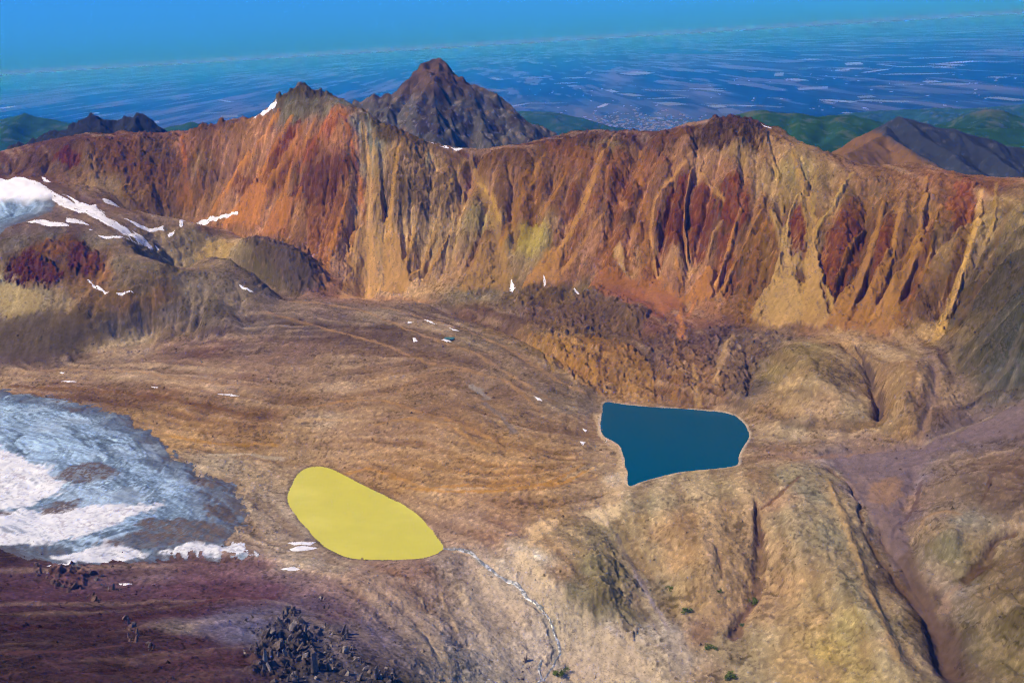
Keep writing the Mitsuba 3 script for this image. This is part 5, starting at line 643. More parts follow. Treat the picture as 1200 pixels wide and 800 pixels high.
KNOLL = (-910, 3900)
def survey(x, y, colours=True):
    """height (and reflectance) of the ground at x, y (flat arrays)"""
    x, y = np.asarray(x, float), np.asarray(y, float)
    P = np.c_[x, y]
    z0 = sample(MACRO, x, y, order=3)
    slope = sample(SLOPE, x, y)
    wall = smooth(0.28, 0.62, slope)
    f1, f2 = streak(FALL_FINE, x, y), streak(FALL_MID, x, y)
    n1 = fb(x, y, 130, 4, 11)
    ux, uy = x + 26 * fb(x, y, 70, 3, 14), y + 26 * fb(x, y, 70, 3, 15)
    a1, a2 = streak(ACROSS_FINE, ux, uy), streak(ACROSS_MID, ux, uy)
    n2 = fb(x, y, 22, 3, 12)
    n3 = fb(x, y, 7, 2, 13)
    n4 = np.random.default_rng(8).normal(size=len(x)) if colours else 0
    high = smooth(250, 500, z0)
    calm = np.ones(len(x))
    foot = inside(P, WALL_OUTLINE)
    apron = smooth(-30, 20, foot) * smooth(210, 60, foot + 70 * fb(x, y, 160, 3, 28))
    toprock = smooth(110, 10, along(P, CREST)[0])
    add, colour = np.zeros(len(x)), None
    # veins of paler and darker gravel that swirl over the gentle ground
    vx_, vy_ = x + 12 * fb(x, y, 60, 3, 17), y + 12 * fb(x, y, 60, 3, 18)
    v1, v2 = streak(CREEP_MID, vx_, vy_), streak(CREEP_FINE, vx_, vy_)
    patch = 0.45 + 0.75 * smooth(-0.35, 0.35, fb(x, y, 220, 3, 25))
    vein = (0.60 * v1 + 0.14 * v2) * patch
    fore_in = smooth(-40, 60, inside(P, FORE_OUTLINE))
    vein = vein * (1 - 0.6 * fore_in)
    if colours:
        wx, wy = x + 16 * fb(x, y, 45, 3, 21), y + 16 * fb(x, y, 45, 3, 22)
        d, i = SOIL_TREE.query(np.c_[wx, wy, z0 + 10 * n2], k=7, workers=4)
        w = 1 / (d**2 + 14.0**2) ** 1.6
        w /= w.sum(1, keepdims=True)
        colour = (SOIL_RGB[i] * w[..., None]).sum(1)
        grey = colour.mean(1, keepdims=True)
        colour = grey + (colour - grey) * (0.78 - 0.08 * wall[:, None])
        colour = GROUND_MEAN * (colour / GROUND_MEAN) ** 1.18
        red = smooth(2.0, 3.2, colour[:, 0] / colour[:, 1])[:, None]
        colour = colour * (1 + red * np.array([[-0.10, 0.26, 0.0]]))
        colour = colour * (1 + fore_in[:, None] * np.array([[0.04, 0.0, 0.10]]))
        fl, hump = on_rained(FLOWN, x, y), on_rained(HUMP, x, y)
        scree = smooth(0.1, 1.6, fl + 0.35 * f1) * wall
        ribs = smooth(0.5, 4.5, hump + 2.5 * n2 + 1.2 * f1) * wall
        pale = colour * 1.18 + lin((176, 140, 96)) * 0.16
        colour = colour * (1 - 0.55 * scree[:, None]) + pale * 0.55 * scree[:, None]
        dark = colour * np.array([0.58, 0.54, 0.56]) + 0.006
        patchy = ribs * (1 - 0.8 * apron) * smooth(-0.25, 0.30, n2 + 0.8 * n3 + 0.4 * n1)
        colour = colour * (1 - 0.85 * patchy[:, None]) + dark * 0.85 * patchy[:, None]
        cap = (toprock * smooth(-0.25, 0.25, n2 + n1) * 0.65)[:, None]
        colour = colour * (1 - cap) + lin((92, 66, 56))[None] * np.exp(0.5 * n3)[:, None] * cap
        flat = 1 - wall
        up = (smooth(0.0, 0.7, vein) * flat * 0.75)[:, None]
        down = (smooth(0.0, 0.7, -vein) * flat * 0.70)[:, None]
        colour = colour * (1 - up) + (colour * 0.9 + lin((196, 168, 132)) * 0.26) * up
        colour = colour * (1 - down) + (colour * np.array([0.66, 0.60, 0.58])) * down
        spots = smooth(0.62, 0.80, meshkit.noise(np.stack([x / 4.2, y / 4.2, z0 / 4.2], -1), 29))
        chips = smooth(0.66, 0.84, meshkit.noise(np.stack([x / 5.0, y / 5.0, z0 / 5.0], -1), 30))
        spots = np.maximum(spots, smooth(0.64, 0.76, meshkit.noise(np.stack([x / 9.0, y / 9.0, z0 / 9.0], -1), 36)) * 0.9)
        chips = np.maximum(chips, smooth(0.68, 0.80, meshkit.noise(np.stack([x / 11.0, y / 11.0, z0 / 11.0], -1), 37)) * 0.7)
        clump = smooth(-0.35, 0.35, fb(x, y, 55, 3, 34))
        m = np.exp((0.07 * f1 + 0.06 * f2) * wall + 0.20 * n2 + 0.30 * n3 + 0.05 * n4 + 0.14 * n1) * (1 - 0.55 * spots * clump) * (1 + 0.55 * chips * (1 - 0.6 * clump))
        colour = colour * m[:, None]
    # bare rock
    bare = np.zeros(len(x))
    for poly, rgb, strength, rough, edge in ROCK:
        k = near_box(x, y, poly, edge * 3)
        if not len(k):
            continue
        q = inside(P[k], poly) + edge * 1.4 * fb(x[k], y[k], 34, 4, 31) + edge * 0.5 * f1[k]
        m = smooth(-edge * 0.4, edge * 0.4, q)
        bare[k] = np.maximum(bare[k], m * rough / 8)
        if colours:
            sp = 0.6 * fb(x[k], y[k], 17, 2, 33, z0[k] / 17) + 0.7 * n3[k] + 0.12 * f1[k]
            mm = m * np.minimum(1, strength * 1.15) * (0.45 + 0.55 * smooth(0.25, -0.12, sp))
            tone = lin(rgb)[None] * np.exp(0.8 * sp + 0.05)[:, None] * (1 + np.array([[0.5, 0.25, 0.0]]) * smooth(0.25, 0.5, n3[k])[:, None])
            colour[k] = colour[k] * (1 - mm[:, None]) + tone * mm[:, None]
    # courses
    for line, w0, w1, rgb, strength, h in COURSES:
        k = near_box(x, y, line, 3 * max(w0, w1))
        if not len(k):
            continue
        kx = x[k] + 5 * fb(x[k], y[k], 38, 2, 41)
        ky = y[k] + 5 * fb(x[k], y[k], 38, 2, 42)
        d, t = along(np.c_[kx, ky], line)
        w = (w0 + (w1 - w0) * t) * (1 + 0.8 * fb(x[k], y[k], 44, 3, 43))
        prof = np.exp(-(d / w) ** 2 * 0.9)
        h = h * (0.4 if abs(h) <= 6 and strength > 0.45 else 1.0)
        ends = smooth(0, 0.06, t) * (1 - smooth(0.94, 1.0, t)) + (t > 0.99) * 0.0
        add[k] += h * prof * (0.3 + 0.7 * smooth(0, 0.15, t) * (1 - smooth(0.85, 1, t)))
        m = smooth(1.30, 0.75, d / w + 0.20 * f1[k] + 0.5 * n2[k] + 0.3 * n3[k]) * strength * ends * (0.6 + 0.4 * smooth(-0.6, 0.1, n2[k] + 0.8 * fb(x[k], y[k], 60, 2, 44)))
        calm[k] *= 1 - 0.75 * m * (strength > 0.55) * (h > -12)
        if colours:
            tone = lin(rgb)[None] * np.exp(0.12 * f1[k] + 0.10 * n2[k] + 0.12 * n3[k])[:, None]
            colour[k] = colour[k] * (1 - m[:, None]) + tone * m[:, None]
    for poly, rgb, strength, edge in SAND:
        k = near_box(x, y, poly, edge * 3)
        if not len(k):
            continue
        q = inside(P[k], poly) + edge * 1.8 * fb(x[k], y[k], 55, 4, 51) + edge * 0.5 * f1[k]
        m = smooth(-edge, edge, q) * strength
        calm[k] *= 1 - 0.95 * m
        if colours:
            tone = lin(rgb)[None] * np.exp(0.08 * f1[k] + 0.12 * n2[k] + 0.16 * n3[k])[:, None]
            colour[k] = colour[k] * (1 - m[:, None]) + tone * m[:, None]
    z = z0 + add
    z += on_rained(CUT, x, y, 3) * smooth(0.12, 0.35, slope) * (0.08 + 0.92 * calm) * (0.55 + 0.45 * smooth(-0.5, 0.5, fb(x, y, 300, 3, 27))) * (1 - 0.6 * apron) * (1 - 0.85 * fore_in) * (1 - 0.75 * smooth(-60, 60, inside(P, HILL_OUTLINE))) * (1 - 0.45 * smooth(2700, 2300, y)) * (1 - 0.75 * smooth(420, 220, np.hypot(x - KNOLL[0], y - KNOLL[1])))
    crag = wall * calm * (1 - 0.85 * apron)
    led = z0 / 34 + 1.3 * fb(x, y, 90, 3, 35)
    z += crag * (11 * (ridged(x, y, 64, 3, 67) - 0.5) + 6 * (ridged(x, y, 21, 2, 68) - 0.5) + 5.5 * np.abs(led - np.round(led)) * 2 + f2 * 0.8 + f1 * 0.35)
    z += (1 - wall) * (1 - 0.6 * fore_in) * (1.3 * v1 + 0.15 * v2) * patch
    z += (1 - wall) * (4.5 * n1 + a2 * 0.6 + a1 * 0.22 + f2 * 0.8)
    z += (1.6 * n2 + 0.9 * n3) * (0.3 + 0.7 * calm)
    z += (1 - wall) * 2.4 * (ridged(x, y, 17, 3, 69) - 0.5) * smooth(-0.4, 0.3, fb(x, y, 110, 3, 70)) * calm
    z += toprock * (0.35 + bare) * (34 * (ridged(x, y, 75, 3, 65) - 0.45) + 16 * (ridged(x, y, 26, 2, 66) - 0.45))
    if bare.any():
        k = np.flatnonzero(bare > 0.01)
        z[k] += bare[k] * (22 * (ridged(x[k], y[k], 46, 3, 61) - 0.5) + 15 * (ridged(x[k], y[k], 17, 2, 62) - 0.5) + 5 * n3[k])
    # shores: the ground meets still water
    for poly, level in LAKES:
        k = near_box(x, y, poly, 130)
        if not len(k):
            continue
        q = inside(P[k], poly)
        out = -q
        bank = level + 0.35 + np.clip(out, 0, None) * 0.06
        mixin = smooth(0, 70, out)
        dry = bank * (1 - mixin) + z[k] * mixin
        dry = np.maximum(dry, level + 0.25 + 0.02 * out + 0.3 * (n2[k] + 1) * smooth(0, 6, out) - 60 * smooth(18, 50, out))
        z[k] = np.where(q > 0, level - np.minimum(6, 0.2 + 0.35 * q), dry)
        if colours:
            rim = smooth(6, 1.5, np.abs(out - 2.5 - 2 * n2[k])) * (0.6 if level > 5 else 0.55) * smooth(-0.7, 0.0, fb(x[k], y[k], 50, 2, 55))
            colour[k] = colour[k] * (1 - rim[:, None]) + lin((205, 190, 170) if level > 5 else (95, 82, 62))[None] * rim[:, None]
    return (z, np.clip(np.maximum(colour * ALBEDO * (1 + wall[:, None] * np.array([[-0.03, 0.01, 0.0]])) - DUST - wall[:, None] * np.array([[0.0, 0.0, 0.016]]), colour * 0.28), 0.008, 0.75), wall) if colours else z

ROWS, COLS = 1120, 960
t = np.linspace(0, 1, ROWS)
ry = 960 + (5450 - 960) * (0.5 * t + 0.5 * t**2)
rx = np.linspace(-1, 1, COLS)
VX = rx[None, :] * (0.415 * ry[:, None] + 255)
VY = np.broadcast_to(ry[:, None], VX.shape)
VZ, VC, VW = survey(VX.ravel(), VY.ravel())
V = np.c_[VX.ravel(), VY.ravel(), VZ]
HTREE_Z = VZ.reshape(ROWS, COLS)
def height(x, y):
    """height of the ground mesh itself"""
    x, y = np.asarray(x, float), np.asarray(y, float)
    row = np.interp(y, ry, np.arange(ROWS))
    col = (x / (0.415 * y + 255) + 1) * (COLS - 1) / 2
    return map_coordinates(HTREE_Z, [row, col], order=1, mode='nearest')

i = (np.arange(ROWS - 1)[:, None] * COLS + np.arange(COLS - 1)).ravel()
QUADS = np.stack([i, i + 1, i + COLS + 1, i + COLS], 1)
nrm = np.cross(np.gradient(np.stack([VX, VY, HTREE_Z], -1), axis=1), np.gradient(np.stack([VX, VY, HTREE_Z], -1), axis=0)).reshape(-1, 3)
nrm /= np.linalg.norm(nrm, axis=1, keepdims=True)
QUADS = QUADS[~((V[QUADS, 1].min(1) > 3300) & (sample(MACRO, *V[QUADS[:, 0], :2].T) < -60))]
QUADS = QUADS[~((V[QUADS, 1].min(1) > 4300) & (V[QUADS, 0].min(1) > 1100))]
mid = V[QUADS].mean(1)

def sheet(key, faces, material, normals=None, verts=None, cols=None):
    verts, cols, normals = (V if verts is None else verts), (VC if cols is None else cols), (nrm if normals is None else normals)
    f = np.vstack([faces[:, [0, 1, 2]], faces[:, [0, 2, 3]]]) if faces.shape[1] == 4 else faces
    used, inv = np.unique(f, return_inverse=True)
    path = meshkit.write_ply((verts[used], inv.reshape(-1, 3)), False, None, cols[used], normals=normals[used])
    scene[key] = {'type': 'ply', 'filename': path, 'face_normals': False, 'bsdf': {'type': 'ref', 'id': material}}

region = np.zeros(len(QUADS), int)
region[sample(SLOPE, mid[:, 0], mid[:, 1]) > 0.36] = 1
fore = inside(mid[:, :2], FORE_OUTLINE) > 0
lhill = inside(mid[:, :2], HILL_OUTLINE) > 0
wallz = inside(mid[:, :2], WALL_OUTLINE) > 0
region[:] = 0
region[wallz], region[lhill], region[fore] = 1, 2, 3
for r, (key, lab) in enumerate((('valley_floor', 'brown and tan valley floor around the two lakes'), ('crater_wall', 'rust and ochre crater wall with scree chutes across the back'),
                                ('rocky_hill', 'rounded grey brown hill with dark red crags at the left edge'), ('scree_slope', 'dark maroon scree slope in the lower left foreground'))):
    sheet(key, QUADS[region == r], 'wall_material' if key == 'crater_wall' else 'ground_material')
    tag(key, lab, kind='structure')

# ---------------------------------------------------------------- water
def still_water(key, poly, level, material, lab):
    p = np.asarray(poly, float)
    c = p.mean(0)
    p = p + (p - c) / np.linalg.norm(p - c, axis=1, keepdims=True) * 1.2
    from shapely.geometry import Polygon
    v2, f = trimesh.creation.triangulate_polygon(Polygon(p), engine='earcut')
    v = np.c_[v2, np.full(len(v2), level)]
    n = np.cross(v[f[:, 1]] - v[f[:, 0]], v[f[:, 2]] - v[f[:, 0]])[:, 2]
    f = np.where((n < 0)[:, None], f[:, ::-1], f)
    scene[key] = mikit.ply((v, f), material)
    tag(key, lab, kind='structure')

still_water('blue_lake', LAKES[0][0], 16.0, 'blue_water_material', 'deep teal blue crater lake at the foot of the wall')
still_water('yellow_lake', LAKES[1][0], 0.0, 'yellow_water_material', 'opaque yellow green lake below the glacier')

def drape_strip(key, lines, width, material, lab, up=0.5, kind='structure'):
    vs, fs, at = [], [], 0
    for line in lines:
        L = np.asarray(line, float)
        s = np.r_[0, np.cumsum(np.hypot(*(L[1:] - L[:-1]).T))]
        u = np.arange(0, s[-1], 2.0)
        x, y = np.interp(u, s, L[:, 0]), np.interp(u, s, L[:, 1])
        x, y = gaussian_filter(x, 3), gaussian_filter(y, 3)
        x, y = x + 5 * fb(u, u * 0, 26, 3, 71), y + 5 * fb(u, u * 0 + 50, 26, 3, 72)
        tx, ty = np.gradient(x), np.gradient(y)
        tl = np.hypot(tx, ty)
        w = width * (0.65 + 0.5 * (fb(u, u * 0 + 9, 22, 2, 73) + 0.4))
        cols = []
        for o in (-1, -0.4, 0.4, 1):
            qx, qy = x - ty / tl * w * o, y + tx / tl * w * o
            cols.append(np.c_[qx, qy, height(qx, qy) + (up if abs(o) < 0.9 else -0.3)])
        v = np.stack(cols, 1).reshape(-1, 3)
        i = (np.arange(len(u) - 1)[:, None] * 4 + np.arange(3)).ravel() + at
        vs.append(v)
        fs.append(np.stack([i, i + 4, i + 5, i + 1], 1))
        at += len(v)
    scene[key] = mikit.ply((np.vstack(vs), np.vstack(fs)), material, smooth=True)
    tag(key, lab, kind=kind)
drape_strip('stream', STREAM, 3.2, 'stream_material', 'braided pale stream running out of the yellow lake', up=1.3)

# ---------------------------------------------------------------- ice and snow lying on the ground
def drape(key, poly, thick, res, ragged, colour, material='snow_material', size=14.0, base=0.25, strands=0.0, rise=0.30):
    p = np.asarray(poly, float)
    lo, hi = p.min(0) - 2 * res, p.max(0) + 2 * res
    xs, ys = np.arange(lo[0], hi[0] + res, res), np.arange(lo[1], hi[1] + res, res)
    XX, YY = np.meshgrid(xs, ys)
    x, y = XX.ravel(), YY.ravel()
    q = inside(np.c_[x, y], p) + ragged * (fb(x, y, size, 3, len(key)) + 0.35 * streak(ACROSS_FINE, x, y))
    if strands:
        c0 = p - p.mean(0)
        ax = np.linalg.svd(c0, full_matrices=False)[2]
        uv_ = (np.c_[x, y] - p.mean(0)) @ ax.T
        q -= strands * smooth(0.42, 0.62, meshkit.fbm(np.stack([uv_[:, 1] / 11 + 0.8 * fb(x, y, 90, 2, 84), uv_[:, 0] / 170, x * 0], -1), 3, 85))
    z = height(x, y) + np.clip(base + q * rise, -0.6, thick * (1 + 0.25 * fb(x, y, 40, 2, 81)))
    keep = (q > -2.2 * res).reshape(XX.shape)
    i = (np.arange(len(ys) - 1)[:, None] * len(xs) + np.arange(len(xs) - 1))
    ok = (keep[:-1, :-1] & keep[1:, :-1] & keep[:-1, 1:] & keep[1:, 1:]).ravel()
    i = i.ravel()[ok]
    f = np.stack([i, i + 1, i + len(xs) + 1, i + len(xs)], 1)
    G3 = np.stack([XX, YY, z.reshape(XX.shape)], -1)
    n = np.cross(np.gradient(G3, axis=1), np.gradient(G3, axis=0)).reshape(-1, 3)
    n /= np.linalg.norm(n, axis=1, keepdims=True)
    sheet(key, f, material, n, np.c_[x, y, z], colour(x, y, q))

def blob(x, y, polys, edge, seed, wob=18):
    m = np.zeros(len(x))
    w = wob * fb(x, y, 70, 5, seed) + 4 * streak(ACROSS_FINE, x, y) + 0.5 * wob * fb(x, y, 14, 2, seed + 1)
    for p in polys:
        m = np.maximum(m, smooth(-edge, edge, inside(np.c_[x, y], p) + w))
    return m

def ice_colour(x, y, q):
    c = np.tile(np.array([[0.21, 0.31, 0.42]]), (len(x), 1))
    wx, wy = x + 40 * fb(x, y, 160, 3, 91), y + 40 * fb(x, y, 160, 3, 92)
    qq = q + 9 * fb(x, y, 170, 3, 90)
    bands = meshkit.fbm(np.stack([qq / 20, wx / 520, wy / 520], -1), 4, 93) * 2 - 1
    fine = meshkit.fbm(np.stack([qq / 7.5, wx / 300, wy / 300], -1), 3, 94) * 2 - 1
    cross = meshkit.fbm(np.stack([(wx + 1.2 * wy) / 9, (wy - wx) / 120, x * 0], -1), 3, 95) * 2 - 1
    speck = fb(x, y, 5, 2, 89)
    c = c * np.exp(0.85 * bands + 1.25 * fine + 0.6 * cross + 0.35 * speck)[:, None]
    melt = fb(x, y, 90, 4, 88)
    pale = (smooth(-0.1, 0.5, melt + 0.5 * fine + 0.5 * bands) * 0.28)[:, None]
    c = c * (1 - pale) + np.array([[0.58, 0.72, 0.84]]) * pale
    dirt = smooth(0.02, 0.5, fine + 0.5 * cross + 0.4 * speck - 0.1)[:, None]
    w = (blob(x, y, WHITE_ICE, 8, 96, 30) * (0.35 + 0.65 * smooth(-0.55, 0.05, fine + 0.6 * cross + 0.5 * melt + 0.25)))[:, None]
    c = c * (1 - w) + (np.array([[0.80, 0.84, 0.90]]) * (1 - 0.7 * dirt) + np.array([[0.30, 0.29, 0.34]]) * 0.7 * dirt) * w
    rim = (smooth(105, 6, q + 45 * melt) * 0.92)[:, None] * (1 - w) * (0.4 + 0.6 * smooth(-0.3, 0.2, fine + cross))[:, None]
    c = c * (1 - rim) + np.array([[0.10, 0.085, 0.085]]) * rim
    d = blob(x, y, DEBRIS, 6, 97)[:, None] * (0.45 + 0.55 * smooth(-0.35, 0.1, fine + speck + 0.3 * cross))[:, None]
    return np.clip(c * (1 - d) + np.array([[0.125, 0.10, 0.088]]) * np.exp(0.5 * speck)[:, None] * d, 0.02, 0.86) * 0.92
drape('glacier', ICE_GLACIER, 4, 3.3, 26, ice_colour, size=60, rise=0.05)
tag('glacier', 'blue grey glacier tongue with white snow and brown debris at the left edge', 'glacier')

def hanging_colour(x, y, q):
    c = ice_colour(x, y, q)
    w = smooth(-40, 60, (y - np.median(y)) + 60 * fb(x, y, 90, 3, 98))[:, None]
    return np.clip(c * (1 - w) + np.array([[0.80, 0.82, 0.86]]) * w, 0.05, 0.86)
drape('ice_field', ICE_HANGING, 4, 4.0, 8, hanging_colour, size=45, rise=0.08)
tag('ice_field', 'small hanging ice field with blue ice below white snow in the upper left basin', 'ice field')

def snow_colour(x, y, q):
    return np.clip(np.array([[0.78, 0.79, 0.82]]) * (1 - 0.22 * smooth(0.1, 0.6, fb(x, y, 9, 2, 99)))[:, None], 0, 0.9)
for lab, poly, thick in SNOW:
    key = numbered('snow_patch')
    p = np.asarray(poly)
    span = max(np.ptp(p[:, 0]), np.ptp(p[:, 1]))
    drape(key, poly, 1.6 * thick, 1.6 if span < 120 else 2.4, 3.2 * thick if span > 60 else 1.2, snow_colour, base=0.25, strands=26.0 if 'streak' in lab and span > 150 else 0.0)
    tag(key, lab, 'snow patch', 'snow patches lying on the brown ground')

# small pond on the plateau, lying just over its hollow
c = SHORE_POND.mean(0)
lev = float(np.median(height(SHORE_POND[:, 0], SHORE_POND[:, 1]))) + 1.2
still_water('pond', rounded(SHORE_POND, 2), lev, 'pond_water_material', 'tiny teal pond beside a snow edge on the plateau')

# ---------------------------------------------------------------- crags: rocks heaped on the slopes
def angular_rock(seed, n=16, tall=1.0):
    r = np.random.default_rng(seed)
    p = r.normal(size=(n, 3))
    p /= np.linalg.norm(p, axis=1, keepdims=True)
    p *= (0.65 + 0.35 * r.random((n, 1)))
    p *= [1.0, 0.62 + 0.3 * r.random(), tall]
    h = ConvexHull(p)
    m = trimesh.Trimesh(p, h.simplices)
    m.fix_normals()
    return trimesh.Trimesh(m.vertices, m.faces)
for k, rgb in enumerate(((0.11, 0.092, 0.088), (0.15, 0.128, 0.122), (0.13, 0.085, 0.07), (0.23, 0.205, 0.195))):
    def col(p, n, uv, rgb=rgb):
        return mix([c * 0.55 for c in rgb], [min(1, c * 1.7) for c in rgb], fbm(p.x / 2.2, p.y / 2.2, p.z / 3.0, octaves=3))
    scene[f'crag_stone_{k}'] = {'type': 'twosided', 'b': {'type': 'bumpmap', 't': proc(lambda p, n, uv: fbm(p.x / 1.5, p.y / 1.5, p.z / 2.0, octaves=3), eps=0.15), 'scale': 0.7,
                                'b': {'type': 'diffuse', 'reflectance': proc(col)}}}
SHAPES = [[mikit.ply(angular_rock(100 + k, 16, tall), f'crag_stone_{b}') for b in range(4)] for k, tall in enumerate((1.1, 1.5, 0.8, 1.9, 1.3, 1.0, 2.2, 0.9))]
for lab, poly, count, (s0, s1) in CRAGS:
    key = numbered('rock_outcrop')
    tag(key, lab, 'rock outcrop', 'rock outcrops on the dark foreground slope')
    p = np.asarray(poly, float)
    lo, hi = p.min(0), p.max(0)
    red = 'red brown' in lab or 'maroon' in lab or 'weathered' in lab
    done = 0
    while done < int(count * 1.45):
        q = lo + (hi - lo) * rng.random(2)
        if inside(q[None], p)[0] < -0.3 * s0:
            continue
        s = s0 * 0.6 + (s1 * 1.35 - s0 * 0.6) * rng.random() ** 2.6
        s *= 0.46
        k = rng.integers(8)
        tone = 2 if red and rng.random() < 0.7 else int(rng.choice([0, 1, 3], p=[0.45, 0.35, 0.2]))
        z = float(height([q[0]], [q[1]])[0])
        m = (T().translate([q[0], q[1], z - 0.12 * s]).rotate([0, 0, 1], float(rng.uniform(20, 80)))
             .rotate([1, 0, 0], float(rng.normal(0, 16))).rotate([0, 1, 0], float(rng.normal(14, 14))).scale([s * 0.85, s * 0.75, s * 1.3]))
        scene[f'{key}__rock' + (f'_{done:03d}' if done else '')] = {**SHAPES[k][tone], 'to_world': m}
        done += 1

# loose stones, too many to count
def stones(key, n, weight, s0, s1, lab, seed, material='ground_material'):
    r = np.random.default_rng(seed)
    k = r.choice(len(V), n, p=weight / weight.sum())
    base = V[k] + np.c_[r.normal(0, 1.5, n), r.normal(0, 1.5, n), np.zeros(n)]
    base[:, 2] = height(base[:, 0], base[:, 1])
    octa = np.array([[1, 0, 0], [-1, 0, 0], [0, 1, 0], [0, -1, 0], [0, 0, 1], [0, 0, -1.0], ])
    fc = np.array([[0, 2, 4], [2, 1, 4], [1, 3, 4], [3, 0, 4], [2, 0, 5], [1, 2, 5], [3, 1, 5], [0, 3, 5]])
    s = s0 + (s1 - s0) * r.random(n) ** 4
    q = octa[None] * (s[:, None, None] * r.uniform(0.55, 1.25, (n, 6, 1)))
    a = r.uniform(0, 6.28, n)
    c_, s_ = np.cos(a)[:, None], np.sin(a)[:, None]
    q = np.stack([q[..., 0] * c_ - q[..., 1] * s_, q[..., 0] * s_ + q[..., 1] * c_, q[..., 2] + 0.15 * q[..., 0]], -1) + base[:, None]
    col = np.clip(VC[k] * r.uniform(0.45, 1.15, (n, 1)), 0.02, 0.6)
    f = (fc[None, :4] + 6 * np.arange(n)[:, None, None]).reshape(-1, 3)
    vv, cc = q.reshape(-1, 3)[f.ravel()], np.repeat(col, 12, 0)
    path = meshkit.write_ply((vv, np.arange(len(vv)).reshape(-1, 3)), False, None, cc)
    scene[key] = {'type': 'ply', 'filename': path, 'face_normals': True, 'bsdf': {'type': 'ref', 'id': 'far_rock_material'}}
    tag(key, lab, 'stones', kind='stuff')

# ---------------------------------------------------------------- shrubs
scene['leaf_material'] = {'type': 'twosided', 'b': {'type': 'diffuse', 'reflectance': proc(lambda p, n, uv: mix((0.06, 0.11, 0.03), (0.15, 0.20, 0.06), noise(p.x / 1.5, p.y / 1.5, p.z / 1.5)))}}
scene['bark_material'] = {'type': 'diffuse', 'reflectance': {'type': 'rgb', 'value': [0.09, 0.065, 0.05]}}
for n, ((x, y), s, lab) in enumerate(SHRUBS):
    key = numbered('shrub')
    tag(key, lab, 'shrub', 'green shrubs on the slopes')
    r = np.random.default_rng(200 + n)
    z = float(height([x], [y])[0])
    m = 420
    c = r.normal(size=(7, 3)) * [0.34, 0.30, 0.09] * s + [0, 0, 0.16 * s]
    p = c[r.integers(7, size=m)] + r.normal(size=(m, 3)) * 0.13 * s
    p[:, 2] = np.abs(p[:, 2])
    a, b = r.normal(size=(m, 3)), r.normal(size=(m, 3))
    a, b = a / np.linalg.norm(a, axis=1, keepdims=True) * 0.07 * s, b / np.linalg.norm(b, axis=1, keepdims=True) * 0.07 * s
    v = np.stack([p - a, p + b, p + a, p - b], 1).reshape(-1, 3) + [x, y, z]
    scene[key + '__crown'] = mikit.ply((v, np.arange(4 * m).reshape(-1, 4)), 'leaf_material')
    tr = [trimesh.creation.cone(0.035 * s, 0.4 * s, sections=6).apply_translation(c[j] * [0.3, 0.3, 0]) for j in range(3)]
    scene[key + '__trunk'] = mikit.ply(trimesh.util.concatenate(tr).apply_translation([x, y, z - 0.05 * s]), 'bark_material')

# ---------------------------------------------------------------- mountains beyond the rim
def ridge_mesh(key, ridges, fall, res, rough, tint, lab, base=-1500.0, pad=900, seed=0, power=1.0, crest=0.0, kind='structure', sz=None):
    pts = np.vstack(ridges)
    lo, hi = pts[:, :2].min(0) - pad, pts[:, :2].max(0) + pad
    xs, ys = np.arange(lo[0], hi[0] + res, res), np.arange(lo[1], hi[1] + res, res)
    XX, YY = np.meshgrid(xs, ys)
    x, y = XX.ravel(), YY.ravel()
    sz = sz or rough * 6
    wx, wy = x + rough * 1.3 * fb(x, y, sz * 1.6, 4, seed + 1), y + rough * 1.3 * fb(x, y, sz * 1.6, 4, seed + 2)
    z, bestd = np.full(len(x), -1e9), np.full(len(x), 1e9)
    for r in ridges:
        L = np.asarray(r, float)
        s = np.r_[0, np.cumsum(np.hypot(*(L[1:, :2] - L[:-1, :2]).T))]
        d, t = along(np.c_[wx, wy], L[:, :2])
        zr = np.interp(t * s[-1], s, L[:, 2])
        z = np.maximum(z, zr - fall * d ** power)
        bestd = np.minimum(bestd, d)
    fade = smooth(0, rough * 4, bestd) * (1 - crest) + crest
    jag = ridged(x, y, sz * 1.4, 4, seed + 3) - 0.5
    z = z + fade * rough * (1.6 * jag + 0.9 * (ridged(x + 0.3 * z, y, sz * 0.6, 3, seed + 5) - 0.5)) + 0.5 * rough * fb(x, y, sz * 0.35, 3, seed + 4) * (0.3 + 0.7 * fade)
    ok = z > base - 60
    Z = z.reshape(XX.shape)
    G3 = np.stack([XX, YY, Z], -1)
    n = np.cross(np.gradient(G3, axis=1), np.gradient(G3, axis=0)).reshape(-1, 3)
    n /= np.linalg.norm(n, axis=1, keepdims=True)
    i = (np.arange(len(ys) - 1)[:, None] * len(xs) + np.arange(len(xs) - 1)).ravel()
    f = np.stack([i, i + 1, i + len(xs) + 1, i + len(xs)], 1)
    f = f[ok[f].any(1)]
    sheet(key, f, 'far_rock_material', n, np.c_[x, y, z], np.clip(tint(x, y, z, n, jag), 0.01, 0.7))
    tag(key, lab, kind=kind)

def tone(c, k=0.62):
    return lin(c)[None] * k
def blend(a, b, m):
    return a * (1 - m[:, None]) + b * m[:, None]

